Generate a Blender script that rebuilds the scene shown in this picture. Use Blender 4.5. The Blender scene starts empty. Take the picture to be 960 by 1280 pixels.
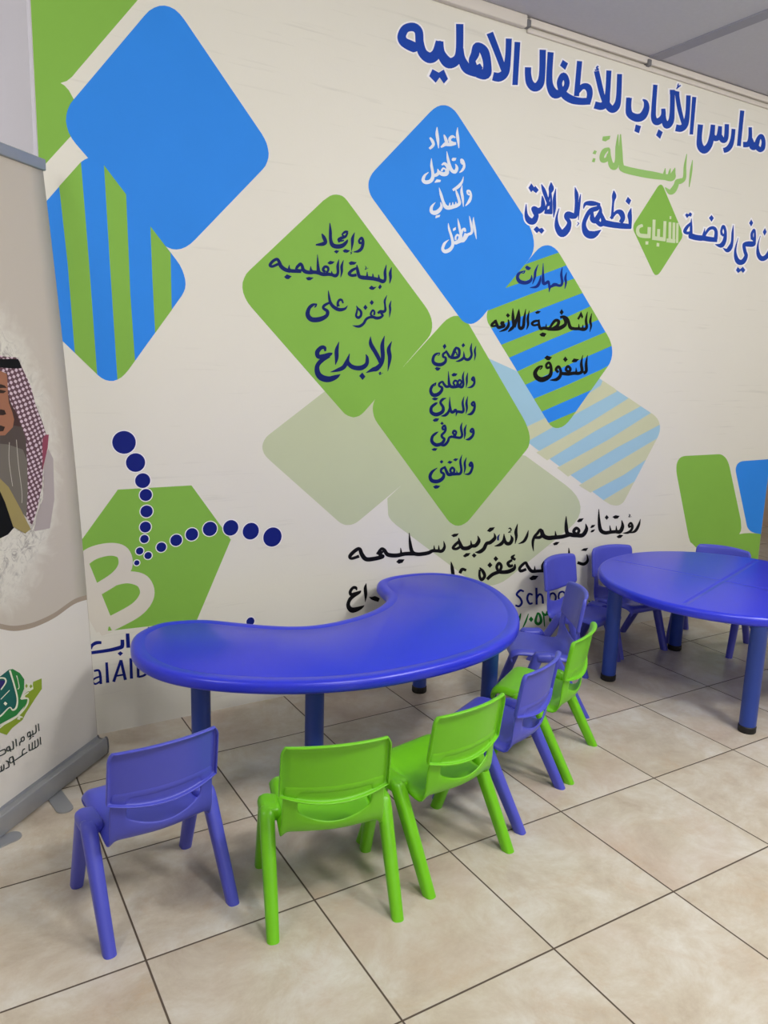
import bpy, bmesh, math
import numpy as np
from mathutils import Vector, Matrix
from mathutils.geometry import delaunay_2d_cdt

# ---------------------------------------------------------------- camera, world, lights, exposure
SC = bpy.context.scene
COL = SC.collection
cam_data = bpy.data.cameras.new('camera')
cam = bpy.data.objects.new('camera', cam_data)
COL.objects.link(cam)
SC.camera = cam
YAW, PITCH, ROLL = 0.54174641, 0.18783824, 0.02978132
CAM = Vector((-0.37655, -1.67892, 1.43117))
_f = Vector((math.sin(YAW) * math.cos(PITCH), math.cos(YAW) * math.cos(PITCH), -math.sin(PITCH)))
_r0 = Vector((math.cos(YAW), -math.sin(YAW), 0))
_u0 = _r0.cross(_f)
_r = _r0 * math.cos(ROLL) + _u0 * math.sin(ROLL)
_u = -_r0 * math.sin(ROLL) + _u0 * math.cos(ROLL)
cam.matrix_world = Matrix(((_r.x, _u.x, -_f.x, CAM.x), (_r.y, _u.y, -_f.y, CAM.y), (_r.z, _u.z, -_f.z, CAM.z), (0, 0, 0, 1)))
cam_data.sensor_fit = 'VERTICAL'
cam_data.sensor_height = 36.0
cam_data.lens = 967.1 / 1280 * 36.0
cam_data.clip_start = 0.02

world = bpy.data.worlds.new('world')
SC.world = world
world.use_nodes = True
world.node_tree.nodes['Background'].inputs[0].default_value = (0.9, 0.95, 1.0, 1)
world.node_tree.nodes['Background'].inputs[1].default_value = 0.25

def area(name, x, y, z, sx, sy, power, col=(1.0, 0.975, 0.94)):
    d = bpy.data.lights.new(name, 'AREA')
    d.shape = 'RECTANGLE'; d.size = sx; d.size_y = sy; d.energy = power; d.color = col
    o = bpy.data.objects.new(name, d); COL.objects.link(o)
    o.location = (x, y, z)
    return o
def fill_point(x, y, z, power, r=0.15, col=(1.0, 0.975, 0.94)):  # unseen point light without a fixture, added to brighten ceiling and walls
    d = bpy.data.lights.new('fill_light', 'POINT'); d.energy = power; d.shadow_soft_size = r; d.color = col
    o = bpy.data.objects.new('fill_light', d); COL.objects.link(o); o.location = (x, y, z)
area('ceiling_lamp', 2.1, -1.7, 2.90, 0.5, 0.5, 40)
fill_point(-1.5, -0.2, 2.78, 30)  # added fill from the left for the lilac wall and the banner
fill_point(0.7, -1.5, 2.78, 46)
fill_point(2.6, -1.0, 2.78, 34)
fill_point(4.6, -0.6, 2.78, 26)
fill_point(-1.6, 2.3, 2.5, 30)  # added fill behind the banner, only to brighten the lilac wall
fill_point(0.6, -4.0, 2.5, 40)
SC.view_settings.view_transform = 'Standard'
SC.view_settings.look = 'None'
SC.view_settings.exposure = 0.31
SC.view_settings.gamma = 1.0
SC.view_settings.use_curve_mapping = False

# ---------------------------------------------------------------- helpers
def lin(r, g, b):
    f = lambda c: c / 12.92 if c <= 0.04045 else ((c + 0.055) / 1.055) ** 2.4
    return (f(r / 255), f(g / 255), f(b / 255), 1)

def new_mat(name):
    m = bpy.data.materials.new(name); m.use_nodes = True
    nt = m.node_tree
    return m, nt, nt.nodes['Principled BSDF']

def plain(name, col, rough=0.6, spec=0.5, metal=0.0, mottle=0.03, scale=12, bump=0.0, coat=0.0):
    """a plain colour with a little procedural unevenness"""
    m, nt, b = new_mat(name)
    tc = nt.nodes.new('ShaderNodeTexCoord')
    no = nt.nodes.new('ShaderNodeTexNoise'); no.inputs['Scale'].default_value = scale; no.inputs['Detail'].default_value = 4
    nt.links.new(tc.outputs['Object'], no.inputs['Vector'])
    mx = nt.nodes.new('ShaderNodeMix'); mx.data_type = 'RGBA'
    mx.inputs['A'].default_value = tuple(c * (1 - mottle) for c in col[:3]) + (1,)
    mx.inputs['B'].default_value = tuple(min(1, c * (1 + mottle)) for c in col[:3]) + (1,)
    nt.links.new(no.outputs['Fac'], mx.inputs['Factor'])
    nt.links.new(mx.outputs['Result'], b.inputs['Base Color'])
    b.inputs['Roughness'].default_value = rough
    b.inputs['Specular IOR Level'].default_value = spec
    b.inputs['Metallic'].default_value = metal
    b.inputs['Coat Weight'].default_value = coat
    if bump:
        n2 = nt.nodes.new('ShaderNodeTexNoise'); n2.inputs['Scale'].default_value = 260
        nt.links.new(tc.outputs['Object'], n2.inputs['Vector'])
        bp = nt.nodes.new('ShaderNodeBump'); bp.inputs['Strength'].default_value = bump; bp.inputs['Distance'].default_value = 0.002
        nt.links.new(n2.outputs['Fac'], bp.inputs['Height'])
        nt.links.new(bp.outputs['Normal'], b.inputs['Normal'])
    return m

def link(name, me, mat, parent=None):
    o = bpy.data.objects.new(name, me); COL.objects.link(o)
    if mat is not None: me.materials.append(mat)
    if parent is not None: o.parent = parent
    return o

def from_bm(name, bm, mat, parent=None, smooth=False, angle=None):
    bmesh.ops.recalc_face_normals(bm, faces=bm.faces)
    me = bpy.data.meshes.new(name); bm.to_mesh(me); bm.free()
    if smooth or angle:
        for f in me.polygons: f.use_smooth = True
    if angle: me.set_sharp_from_angle(angle=math.radians(angle))
    return link(name, me, mat, parent)

def box(bm, x0, x1, y0, y1, z0, z1, bevel=0.0):
    r = bmesh.ops.create_cube(bm, size=1.0)
    for v in r['verts']:
        v.co = Vector((x0 + (v.co.x + .5) * (x1 - x0), y0 + (v.co.y + .5) * (y1 - y0), z0 + (v.co.z + .5) * (z1 - z0)))
    if bevel:
        es = set(e for v in r['verts'] for e in v.link_edges)
        bmesh.ops.bevel(bm, geom=list(es), offset=bevel, segments=3, affect='EDGES', profile=0.5)

def tag(o, label, cat, group=None):
    o['label'] = label; o['category'] = cat
    if group: o['group'] = group
    return o

def struct(o, label=None):
    o['kind'] = 'structure'
    if label: o['label'] = label
    return o

def empty(name, loc=(0, 0, 0), rz=0.0):
    o = bpy.data.objects.new(name, None); COL.objects.link(o)
    o.empty_display_size = 0.1; o.location = loc; o.rotation_euler = (0, 0, rz)
    return o

def loft(bm, rings, cap=True, closed=True):
    """rings of equal length joined by quads"""
    R = [[bm.verts.new(p) for p in ring] for ring in rings]
    n = len(R[0])
    for a, b in zip(R, R[1:]):
        for i in range(n if closed else n - 1):
            j = (i + 1) % n
            bm.faces.new((a[i], a[j], b[j], b[i]))
    if cap:
        bm.faces.new(R[0][::-1]); bm.faces.new(R[-1])
    return R

def circle(r, z, n=28, x=0, y=0):
    return [(x + r * math.cos(2 * math.pi * i / n), y + r * math.sin(2 * math.pi * i / n), z) for i in range(n)]

def catmull(P, closed, n=8):
    out = []; m = len(P)
    rng = range(m) if closed else range(m - 1)
    for i in rng:
        if closed: p0, p1, p2, p3 = P[i - 1], P[i], P[(i + 1) % m], P[(i + 2) % m]
        else: p0, p1, p2, p3 = P[max(i - 1, 0)], P[i], P[i + 1], P[min(i + 2, m - 1)]
        for k in range(n):
            t = k / n
            out.append(tuple(0.5 * (2 * b + (c - a) * t + (2 * a - 5 * b + 4 * c - d) * t * t + (3 * b - a - 3 * c + d) * t ** 3)
                             for a, b, c, d in zip(p0, p1, p2, p3)))
    if not closed: out.append(tuple(P[-1]))
    return out

def nums(t): return [tuple(float(v) for v in q.split(',')) for q in t.split()]

# ---------------------------------------------------------------- drawn artwork (millimetres on the wall and on the banner cloth)
SHAPES = [  # name, label, colour, layer, outline on the wall in mm
('pale_diamond', 'pale green rounded diamond behind the green ones', 'pale_green', 1, '833,1144 1115,1343 1520,1233 1597,981 1588,981 1256,754 1242,746 1229,741 1215,738 1202,738 1188,739 1175,744 1163,750 1151,759 831,1038 817,1052 807,1066 802,1080 800,1093 803,1107 809,1120 819,1133'),
('pale_diamond', 'pale green rounded diamond above the black slogan', 'pale_green', 1.2, '1397,844 1402,787 1403,776 1404,770 1406,763 1410,756 1415,749 1421,742 1429,734 1438,727 1447,719 1871,417 1903,397 1936,382 1969,371 2002,364 2035,362 2067,366 2098,374 2127,387 2525,613 2560,638 2583,665 2595,694 2594,724 2582,754 2558,785 2523,816 2477,846 2191,1009 1904,1065 1532,948'),
('pale_striped_diamond', 'pale blue diamond with pale yellow stripes', 'pale_blue', 1.4, '1918,1478 2100,1421 2656,1396 2693,1378 3086,1209 3109,1197 3128,1183 3143,1167 3152,1150 3157,1132 3157,1112 3151,1092 3140,1072 2927,739 2915,726 2901,718 2884,713 2864,712 2842,715 2818,721 2793,732 2766,746 2213,1068 1934,1146'),
('corner_shape', 'light green shape in the upper left corner', 'green', 2, '505,2808 152,2358 133,2333 116,2317 96,2307 108,2302 121,2290 134,2267 174,2225 123,2151 26,2035 -90,1905 -261,2048 -223,2614'),
('big_diamond', 'large plain blue rounded diamond', 'blue', 3, '137,2267 373,2570 390,2590 408,2604 426,2614 444,2619 462,2619 479,2615 496,2605 512,2590 797,2269 809,2253 818,2237 823,2221 826,2204 825,2188 820,2172 813,2157 802,2143 536,1861 519,1845 502,1833 485,1825 468,1821 452,1821 437,1825 422,1832 409,1844 136,2127 124,2142 115,2159 110,2176 108,2194 110,2212 115,2230 124,2249'),
('striped_diamond', 'blue diamond with upright green stripes', 'blue', 4, '-102,1765 140,2061 151,2073 162,2082 173,2088 184,2091 195,2091 205,2088 215,2081 225,2072 467,1784 479,1768 488,1751 494,1734 498,1718 499,1702 497,1686 491,1672 483,1658 284,1386 271,1371 258,1359 244,1351 230,1346 216,1346 202,1349 189,1356 177,1366 -108,1655 -117,1666 -124,1679 -127,1692 -128,1706 -125,1720 -120,1735 -113,1750'),
('green_diamond', 'upper green diamond', 'green', 2, '749,1773 1058,2064 1073,2075 1087,2085 1101,2091 1115,2094 1129,2094 1142,2092 1154,2086 1165,2077 1555,1695 1573,1676 1586,1657 1596,1638 1601,1619 1602,1600 1599,1583 1592,1567 1581,1552 1269,1232 1256,1221 1243,1213 1229,1209 1215,1207 1201,1210 1186,1215 1172,1223 1159,1235 757,1633 741,1651 730,1669 722,1688 719,1706 720,1724 726,1741 735,1758'),
('green_diamond', 'lower green diamond', 'green', 2.2, '1339,1309 1660,1623 1678,1638 1698,1649 1717,1656 1736,1658 1755,1655 1773,1648 1791,1636 1808,1619 2160,1196 2178,1172 2192,1148 2203,1126 2210,1104 2212,1085 2210,1067 2205,1051 2194,1037 1869,717 1852,702 1834,693 1816,687 1798,686 1780,689 1763,697 1746,708 1730,724 1338,1177 1325,1194 1316,1211 1311,1229 1309,1246 1311,1263 1317,1279 1326,1294'),
('blue_diamond', 'blue diamond with white writing', 'blue', 3, '1290,2211 1548,2476 1566,2492 1584,2504 1602,2512 1621,2516 1639,2516 1658,2511 1675,2503 1692,2490 2096,2118 2119,2095 2137,2071 2150,2047 2158,2023 2161,2001 2158,1979 2150,1958 2137,1940 1878,1662 1862,1648 1846,1637 1829,1629 1813,1626 1796,1627 1780,1631 1764,1639 1750,1651 1284,2098 1273,2111 1266,2124 1262,2138 1261,2153 1263,2167 1269,2182 1278,2197'),
('striped_diamond', 'blue diamond with slanting green stripes', 'blue', 4, '1921,1711 2170,1974 2189,1991 2208,2003 2228,2010 2249,2013 2269,2011 2290,2004 2310,1993 2329,1976 2689,1616 2707,1596 2720,1576 2730,1555 2735,1534 2736,1513 2732,1493 2724,1474 2711,1457 2483,1195 2462,1174 2441,1158 2420,1148 2399,1143 2378,1143 2359,1148 2340,1159 2323,1175 1920,1627 1912,1637 1907,1648 1904,1659 1903,1669 1904,1680 1907,1691 1913,1701'),
('lozenge', 'small pointed green lozenge in the second line', 'green', 2, '2820,2181 2960,2366 2966,2373 2972,2378 2978,2382 2984,2384 2990,2385 2996,2383 3002,2380 3007,2376 3173,2187 3178,2180 3182,2173 3186,2166 3188,2160 3188,2153 3188,2147 3186,2142 3183,2137 3047,1961 3039,1952 3032,1946 3024,1941 3016,1939 3009,1938 3001,1940 2995,1944 2988,1949 2824,2131 2819,2137 2816,2143 2813,2150 2812,2156 2812,2163 2814,2169 2816,2175'),
('corner_block', 'rounded green block by the wall end', 'green', 2, '3396,967 3689,967 3708,966 3726,962 3743,955 3760,946 3775,934 3789,920 3801,904 3812,886 3983,546 3998,494 3997,473 3984,454 4037,455 4090,452 4382,415 4405,241 3715,313 3533,439 3528,441 3524,443 3520,447 3516,453 3511,460 3506,469 3500,479 3495,490 3490,502 3339,857 3331,881 3327,903 3327,922 3333,938 3342,950 3356,960 3374,965'),
('corner_block', 'rounded blue block cut by the wall end', 'blue', 3, '3946,917 4290,920 4382,415 4234,432 4173,442 4150,446 4130,452 4111,458 4094,466 4080,475 4068,484 4058,494 4051,505 3883,842 3876,858 3874,873 3876,886 3882,897 3892,905 3906,912 3924,916'),
('hexagon', 'green hexagon behind the dotted mark', 'green', 2, '232,950 508,951 665,721 519,400 177,411 -18,649 102,777'),
]
STRIPES = [  # index of the shape they belong to, colour, outlines in mm
(5, 'green', ['77,1985 140,2061 150,2073 150,2067 163,1744 175,1368 104,1440 103,1447 93,1738', '225,2072 224,2073 224,2072 232,1750 244,1351 258,1359 271,1371 284,1386 308,1419 308,1427 299,1653 295,1988', '376,1891 376,1884 378,1724 383,1521 447,1608 446,1617 446,1808 446,1808']),
(9, 'green', ['2003,1798 2112,1913 2314,1985 2318,1986 2329,1976 2374,1932 2082,1825', '1920,1627 1912,1637 1907,1648 1904,1659 1903,1669 1904,1680 1907,1691 1908,1691 2153,1780 2422,1872 2431,1875 2495,1810 2484,1807 2200,1708 1934,1612', '1997,1540 2249,1628 2543,1746 2555,1751 2617,1688 2604,1683 2310,1579 2050,1482', '2105,1419 2373,1523 2664,1626 2675,1630 2689,1616 2707,1596 2720,1576 2727,1562 2723,1561 2424,1455 2161,1356', '2221,1289 2433,1358 2662,1439 2714,1461 2711,1457 2605,1335 2596,1332 2412,1271 2278,1226', '2378,1143 2359,1148 2340,1159 2329,1169 2492,1221 2510,1226 2483,1195 2462,1174 2441,1158 2420,1148 2399,1143']),
(2, 'pale_yellow', ['2178,1150 2295,1191 2459,1249 2575,1310 2671,1359 2682,1385 2777,1344 2795,1330 2494,1206 2211,1085', '2260,1023 2591,1158 2867,1285 2887,1296 2987,1252 2973,1247 2658,1123 2336,980', '2407,940 2760,1075 3064,1212 3072,1215 3086,1209 3109,1197 3128,1183 3143,1167 3152,1150 3152,1149 3149,1148 2832,1032 2488,890', '2588,830 2570,840 2873,965 3137,1072 3142,1075 3140,1072 3066,956 3064,956 2901,880 2659,796', '2864,712 2842,715 2818,721 2793,732 2759,748 2991,839 2927,739 2915,726 2901,718 2884,713']),
]
DOTS = '260,1124,42 299,1048,35 323,979,28 333,924,23 334,861,23 328,801,21 323,755,16 304,710,14 292,665,10 335,689,14 386,717,19 444,739,23 506,757,25 579,773,29 665,770,32 750,749,35 845,716,41 747,364,18'  # x, z, radius in mm
LETTERS = [  # label, colour, light edge in mm, layer, [(pen frame, strokes: x,z,width / p polygons in mm)]
('bold blue heading, last word', 'title', 6.8, 6, [((1.154, 0.05, 0.24, -0.856), 's 1465,2704,44 1434,2708,44 1407,2715,39 1398,2734,35 1415,2764,35 1452,2778,37 1478,2767,35 1485,2727,35 1502,2692,40 1539,2682,48 1570,2707,42 1582,2754,33\ns 1582,2753,33 1591,2711,37 1629,2682,48 1668,2698,42 1684,2737,33 1680,2841,33\ns 1686,2748,33 1697,2712,35 1728,2680,45 1782,2674,42\ns 1782,2674,44 1828,2678,48 1834,2718,38 1814,2765,42 1775,2776,35 1766,2743,38 1753,2713,32 1773,2689,32 1803,2706,25\ns 1839,2842,32 1878,2786,30 1927,2712,27\ns 1944,2843,29 1945,2769,29 1935,2708,38 1905,2681,42 1868,2677,39\ns 1993,2840,28 1993,2666,27\np 1552,2642 1584,2635 1609,2652 1632,2620 1612,2598 1589,2617 1571,2593 1537,2612')]),
('bold blue heading, third word', 'title', 7.9, 6, [((1.205, 0.084, 0.232, -0.814), 's 2140,2840,31 2145,2737,31 2134,2696,40 2106,2678,43 2077,2690,37 2064,2721,31 2061,2752,30\ns 2187,2840,30 2188,2746,30 2197,2700,36 2227,2674,47 2264,2686,36 2292,2713,28 2296,2740,28 2274,2760,32 2253,2732,28 2258,2707,28 2288,2680,39 2336,2669,41 2392,2672,37 2451,2684,37\ns 2366,2840,27 2362,2689,27\ns 2361,2699,19 2393,2735,28 2429,2740,36 2445,2715,31 2438,2676,28\np 2262,2824 2296,2816 2281,2785 2248,2797\ns 2477,2820,28 2514,2745,28 2540,2700,23\ns 2557,2838,28 2560,2742,28 2553,2697,40 2526,2675,40 2481,2673,39\ns 2629,2837,28 2635,2734,30 2625,2693,39 2598,2674,39 2566,2688,36 2554,2719,19\ns 2466,2821,8 2488,2829,8 2476,2833,9 2486,2843,9')]),
('bold blue heading, second word', 'title', 8.9, 6, [((1.248, 0.112, 0.222, -0.782), 's 2706,2746,31 2707,2705,31 2720,2674,39 2770,2666,46 2811,2682,44 2832,2719,35 2825,2747,25 2801,2756,7\np 2767,2635 2805,2634 2795,2599 2761,2603\np 2932,2641 2965,2633 2950,2598 2918,2610\ns 2881,2838,25 2884,2729,27 2890,2687,32 2912,2672,40 2944,2688,37 2958,2712,29 2953,2741,24\ns 2957,2716,27 2968,2686,32 2991,2670,43 3019,2696,35 3019,2753,29 3008,2839,29\np 2988,2836 3060,2840 3064,2817 3028,2819 2991,2816\ns 3040,2836,25 3072,2762,26 3114,2695,22\ns 3131,2836,28 3137,2752,28 3128,2698,37 3099,2673,41 3058,2669,41\ns 3176,2837,26 3181,2657,22\ns 3037,2848,6 3050,2862,11 3064,2870,6 3044,2863,7 3049,2876,7')]),
('bold blue heading, first word', 'title', 9.9, 6, [((1.285, 0.136, 0.208, -0.756), 's 3245,2716,33 3246,2652,31 3259,2613,41 3295,2599,47 3331,2629,38 3344,2676,33 3344,2732,28\ns 3347,2677,33 3376,2669,35 3401,2686,33 3403,2735,24\ns 3408,2687,33 3439,2669,33 3461,2687,30 3456,2754,28\ns 3515,2740,26 3516,2696,27 3505,2656,33 3481,2632,35 3451,2621,33\ns 3572,2842,28 3575,2663,26\ns 3655,2772,23 3664,2720,27 3656,2687,36 3610,2676,36\ns 3669,2717,26 3694,2680,46 3722,2691,38 3738,2728,28 3761,2743,30 3784,2722,28 3784,2687,33 3760,2673,33 3723,2687,33')]),
('light green subheading with a colon', 'green_text', 0, 6, [((1.228, 0.104, 0.182, -0.799), 'p 2501,2475 2518,2473 2511,2457 2491,2458\np 2497,2439 2513,2439 2509,2421 2490,2421\np 2550,2544 2600,2556 2597,2540 2569,2525 2548,2526\ns 2602,2499,11 2570,2483,27 2554,2456,25 2562,2438,27 2591,2449,24 2598,2474,17\ns 2600,2497,10 2605,2461,19 2619,2429,30 2642,2422,41 2658,2446,25 2652,2514,19 2651,2570,5\ns 2668,2574,6 2677,2501,21 2689,2439,27 2712,2420,40 2829,2418,43 2930,2421,43 3005,2424,36 3062,2430,44 3073,2456,24 3081,2480,4\ns 3005,2424,24 3006,2450,13 3008,2467,4\ns 3042,2429,24 3043,2455,13 3047,2472,4\ns 3161,2559,4 3156,2502,16 3160,2441,22 3131,2421,33 3107,2415,29 3101,2396,32 3082,2369,38 3058,2358,29 3019,2375,6\ns 3210,2537,4 3207,2478,16 3204,2402,5')]),
('dark blue line, words left of the green lozenge', 'title', 7.4, 6, [((1.19, 0.084, 0.143, -0.83), 'p 2121,2273 2139,2258 2146,2265 2168,2250 2153,2234 2132,2243 2123,2234 2105,2251\ns 2098,2179,4 2101,2136,17 2119,2112,32 2146,2109,33 2163,2135,25 2152,2152,25 2147,2165,29 2172,2158,32 2199,2175,26 2198,2204,19 2191,2228,4\np 2170,2091 2187,2081 2203,2087 2218,2076 2202,2059 2184,2069 2173,2059 2151,2074\ns 2182,2277,4 2199,2253,20 2220,2219,19 2240,2189,16\ns 2240,2294,3 2244,2268,28 2239,2246,14 2233,2214,10 2222,2182,12 2218,2152,14\ns 2213,2159,22 2257,2166,30\ns 2246,2246,4 2249,2205,14 2251,2156,19\ns 2272,2270,3 2268,2225,17 2272,2184,17 2270,2141,4\ns 2301,2185,4 2290,2144,12 2297,2102,28 2329,2074,39 2361,2097,36 2372,2129,23 2352,2151,25 2361,2164,35 2392,2162,33 2411,2170,25 2410,2225,19 2406,2261,22 2393,2293,3\ns 2433,2267,3 2429,2227,13 2430,2148,4\ns 2422,2119,3 2434,2132,6 2423,2137,2\ns 2458,2203,4 2470,2227,19 2513,2234,28 2567,2237,10\ns 2562,2240,10 2551,2217,25 2507,2200,26 2480,2166,23 2469,2127,25 2492,2093,39 2537,2091,41 2587,2119,3\ns 2516,2207,10 2522,2164,29 2548,2161,32 2572,2201,22 2570,2229,4\ns 2548,2158,25 2582,2143,25 2598,2161,26\ns 2573,2202,14 2603,2158,29\ns 2652,2312,3 2658,2287,26 2655,2255,13 2656,2180,17\ns 2647,2179,17 2681,2213,19 2713,2215,32 2731,2192,28 2719,2168,25\ns 2594,2154,36 2660,2152,35 2735,2154,33 2797,2158,28\ns 2784,2245,4 2778,2213,26 2784,2188,22 2789,2150,17\np 2754,2296 2780,2282 2768,2258 2740,2272')]),
('pale writing on the small green lozenge', 'lozenge_text', 0, 6, [((1.233, 0.112, 0.13, -0.799), 's 2878,2173,18 2850,2161,19 2845,2140,20 2861,2124,23 2897,2123,25 2941,2126,24\ns 2928,2170,20 2932,2117,20\np 2909,2098 2931,2100 2932,2084 2911,2082\np 2994,2099 3015,2099 3016,2082 2995,2081\ns 2959,2210,18 2968,2111,18\ns 2957,2120,24 3059,2122,24\ns 3000,2168,18 3004,2123,18\ns 3042,2212,18 3050,2116,18\ns 3081,2212,17 3092,2121,17\ns 3112,2213,17 3124,2114,17\ns 3067,2119,24 3136,2121,24\ns 3140,2214,15 3151,2114,15\ns 3081,2241,11 3082,2227,11')]),
('dark blue line, words right of the green lozenge', 'title', 9.2, 6, [((1.274, 0.136, 0.132, -0.771), 'p 3193,2260 3204,2270 3218,2267 3231,2279 3248,2272 3242,2257 3224,2259 3212,2246\ns 3247,2226,14 3217,2201,20 3204,2178,22 3227,2172,19 3253,2180,17\ns 3246,2249,3 3250,2211,16 3257,2166,18\ns 3245,2162,38 3299,2157,37 3357,2162,35 3361,2187,15 3363,2212,3\ns 3353,2160,34 3416,2160,33 3477,2163,30\ns 3367,2176,14 3397,2211,19 3435,2221,23 3459,2205,22 3462,2166,26\np 3407,2286 3429,2272 3413,2251 3388,2268\ns 3513,2193,19 3503,2213,15 3516,2239,20 3535,2221,18 3541,2196,22 3538,2163,27 3514,2137,31 3462,2138,3\ns 3513,2193,18 3539,2194,18\ns 3601,2254,3 3602,2213,16 3606,2165,19 3594,2134,31 3571,2116,26 3532,2126,3\np 3754,2303 3774,2286 3760,2264 3738,2281\ns 3782,2196,20 3774,2226,19 3790,2250,16 3802,2226,16 3804,2185,23 3791,2173,38 3745,2168,37 3715,2160,24 3728,2128,24 3744,2103,26 3723,2071,35 3687,2064,37 3657,2084,28 3642,2126,15 3655,2192,3\ns 3782,2196,20 3805,2207,20\np 3679,2037 3703,2027 3726,2042 3751,2026 3734,2008 3714,2019 3689,2004 3667,2018\np 3887,2271 3908,2251 3892,2228 3871,2247\ns 3853,2224,3 3840,2172,12 3853,2124,28 3889,2102,35 3933,2117,33 3967,2168,27 3967,2213,20 3956,2245,3')]),
('white writing, first line on the blue diamond', 'white', 0, 6, [((1.139, 0.047, 0.183, -0.87), 's 1692,2441,2 1692,2416,12 1697,2393,13 1704,2359,3\ns 1683,2398,5 1667,2400,13 1654,2389,13 1657,2378,13 1675,2374,13 1688,2378,5\ns 1623,2400,5 1631,2387,13 1638,2371,15 1630,2363,16 1610,2348,7\ns 1634,2364,16 1659,2367,16 1687,2376,13\ns 1586,2424,3 1587,2399,13 1593,2373,13 1598,2342,3\ns 1552,2377,8 1564,2367,13 1571,2355,13 1565,2344,13 1551,2333,10')]),
('white writing, second line on the blue diamond', 'white', 0, 6, [((1.136, 0.047, 0.164, -0.874), 's 1721,2300,9 1719,2315,10 1730,2310,10 1736,2290,12 1727,2273,11 1712,2261,4\ns 1721,2300,9 1735,2299,9\np 1668,2310 1674,2316 1693,2318 1689,2307 1679,2303 1670,2303\ns 1641,2337,2 1648,2310,11 1658,2284,14 1671,2265,16 1689,2261,16 1698,2278,14 1689,2293,4\ns 1617,2278,5 1632,2286,13 1647,2277,14 1650,2259,14 1638,2247,17\ns 1603,2249,13 1621,2243,18 1642,2245,17 1654,2256,11\ns 1618,2254,9 1626,2266,8 1639,2263,8 1642,2255,8\ns 1598,2260,3 1602,2245,14 1592,2234,15\ns 1564,2297,2 1565,2271,11 1573,2242,13 1574,2222,16 1563,2206,17 1540,2198,17 1526,2205,15 1533,2224,11 1552,2240,3\ns 1571,2231,10 1588,2233,15 1603,2243,14\np 1585,2206 1595,2218 1617,2218 1614,2209 1585,2202')]),
('white writing, third line on the blue diamond', 'white', 0, 6, [((1.136, 0.049, 0.143, -0.874), 's 1763,2178,8 1760,2192,10 1773,2192,10 1780,2173,12 1772,2151,14 1753,2129,4\ns 1763,2178,8 1777,2179,8\ns 1730,2212,2 1728,2188,12 1736,2158,12 1742,2124,2\ns 1735,2248,2 1728,2225,10 1709,2203,15 1681,2185,11\ns 1697,2188,5 1706,2171,12 1717,2149,13 1719,2134,15 1703,2123,16\ns 1609,2186,2 1620,2160,12 1634,2130,13 1646,2114,18 1662,2110,18 1685,2117,18 1705,2124,17\ns 1667,2117,10 1669,2132,3\ns 1685,2122,10 1684,2136,3\ns 1701,2127,10 1700,2140,3\ns 1593,2124,2 1575,2104,12 1574,2085,16 1592,2081,20 1611,2091,18 1625,2110,13 1619,2128,3\np 1597,2070 1621,2077 1617,2067 1596,2059')]),
('white writing, last line on the blue diamond', 'white', 0, 6, [((1.135, 0.051, 0.12, -0.876), 's 1800,2088,2 1802,2062,12 1811,2034,12 1822,1996,2\ns 1777,2090,2 1786,2063,10 1795,2033,12 1790,2018,13 1773,2010,13 1758,1989,14\ns 1714,2072,2 1723,2044,11 1733,2013,12 1740,1986,14\ns 1736,2004,10 1743,2026,11 1754,2033,11 1758,2021,10\ns 1763,2015,14 1752,1987,19 1734,1981,19 1710,1970,18\ns 1709,1982,9 1707,1992,9 1716,2004,9 1728,1997,10 1725,1983,12 1714,1970,16\np 1690,2026 1706,2036 1707,2025 1693,2016\ns 1665,2047,2 1670,2025,10 1684,1996,12 1693,1971,14 1691,1952,15 1675,1935,18 1653,1928,18 1641,1938,14 1650,1961,12 1672,1979,2\ns 1692,1968,14 1714,1970,16')]),
('dark blue writing, first line on the upper green diamond', 'navy', 0, 6, [((1.086, 0.02, 0.109, -0.918), 's 1229,1918,11 1223,1928,10 1235,1941,11 1242,1926,13 1237,1902,14 1222,1888,13 1198,1882,3\ns 1228,1920,11 1240,1922,10\ns 1202,1959,2 1193,1936,13 1192,1917,12 1189,1885,2\ns 1185,1871,2 1189,1877,5 1185,1880,2 1195,1883,2\ns 1088,1983,3 1091,1952,12 1093,1918,14 1102,1900,18 1122,1896,19 1147,1902,18 1165,1918,12 1169,1928,4\ns 1171,1958,8 1158,1956,11 1145,1945,7 1153,1938,10\ns 1169,1955,8 1160,1939,11 1140,1930,14 1129,1923,12 1135,1919,9 1154,1923,6\ns 1129,1922,11 1131,1912,5\np 1148,1882 1159,1890 1183,1886 1169,1876 1155,1876\np 1108,1875 1118,1882 1133,1880 1121,1868\ns 1053,1938,4 1062,1925,15 1070,1908,15 1057,1899,16 1027,1893,6')]),
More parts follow.
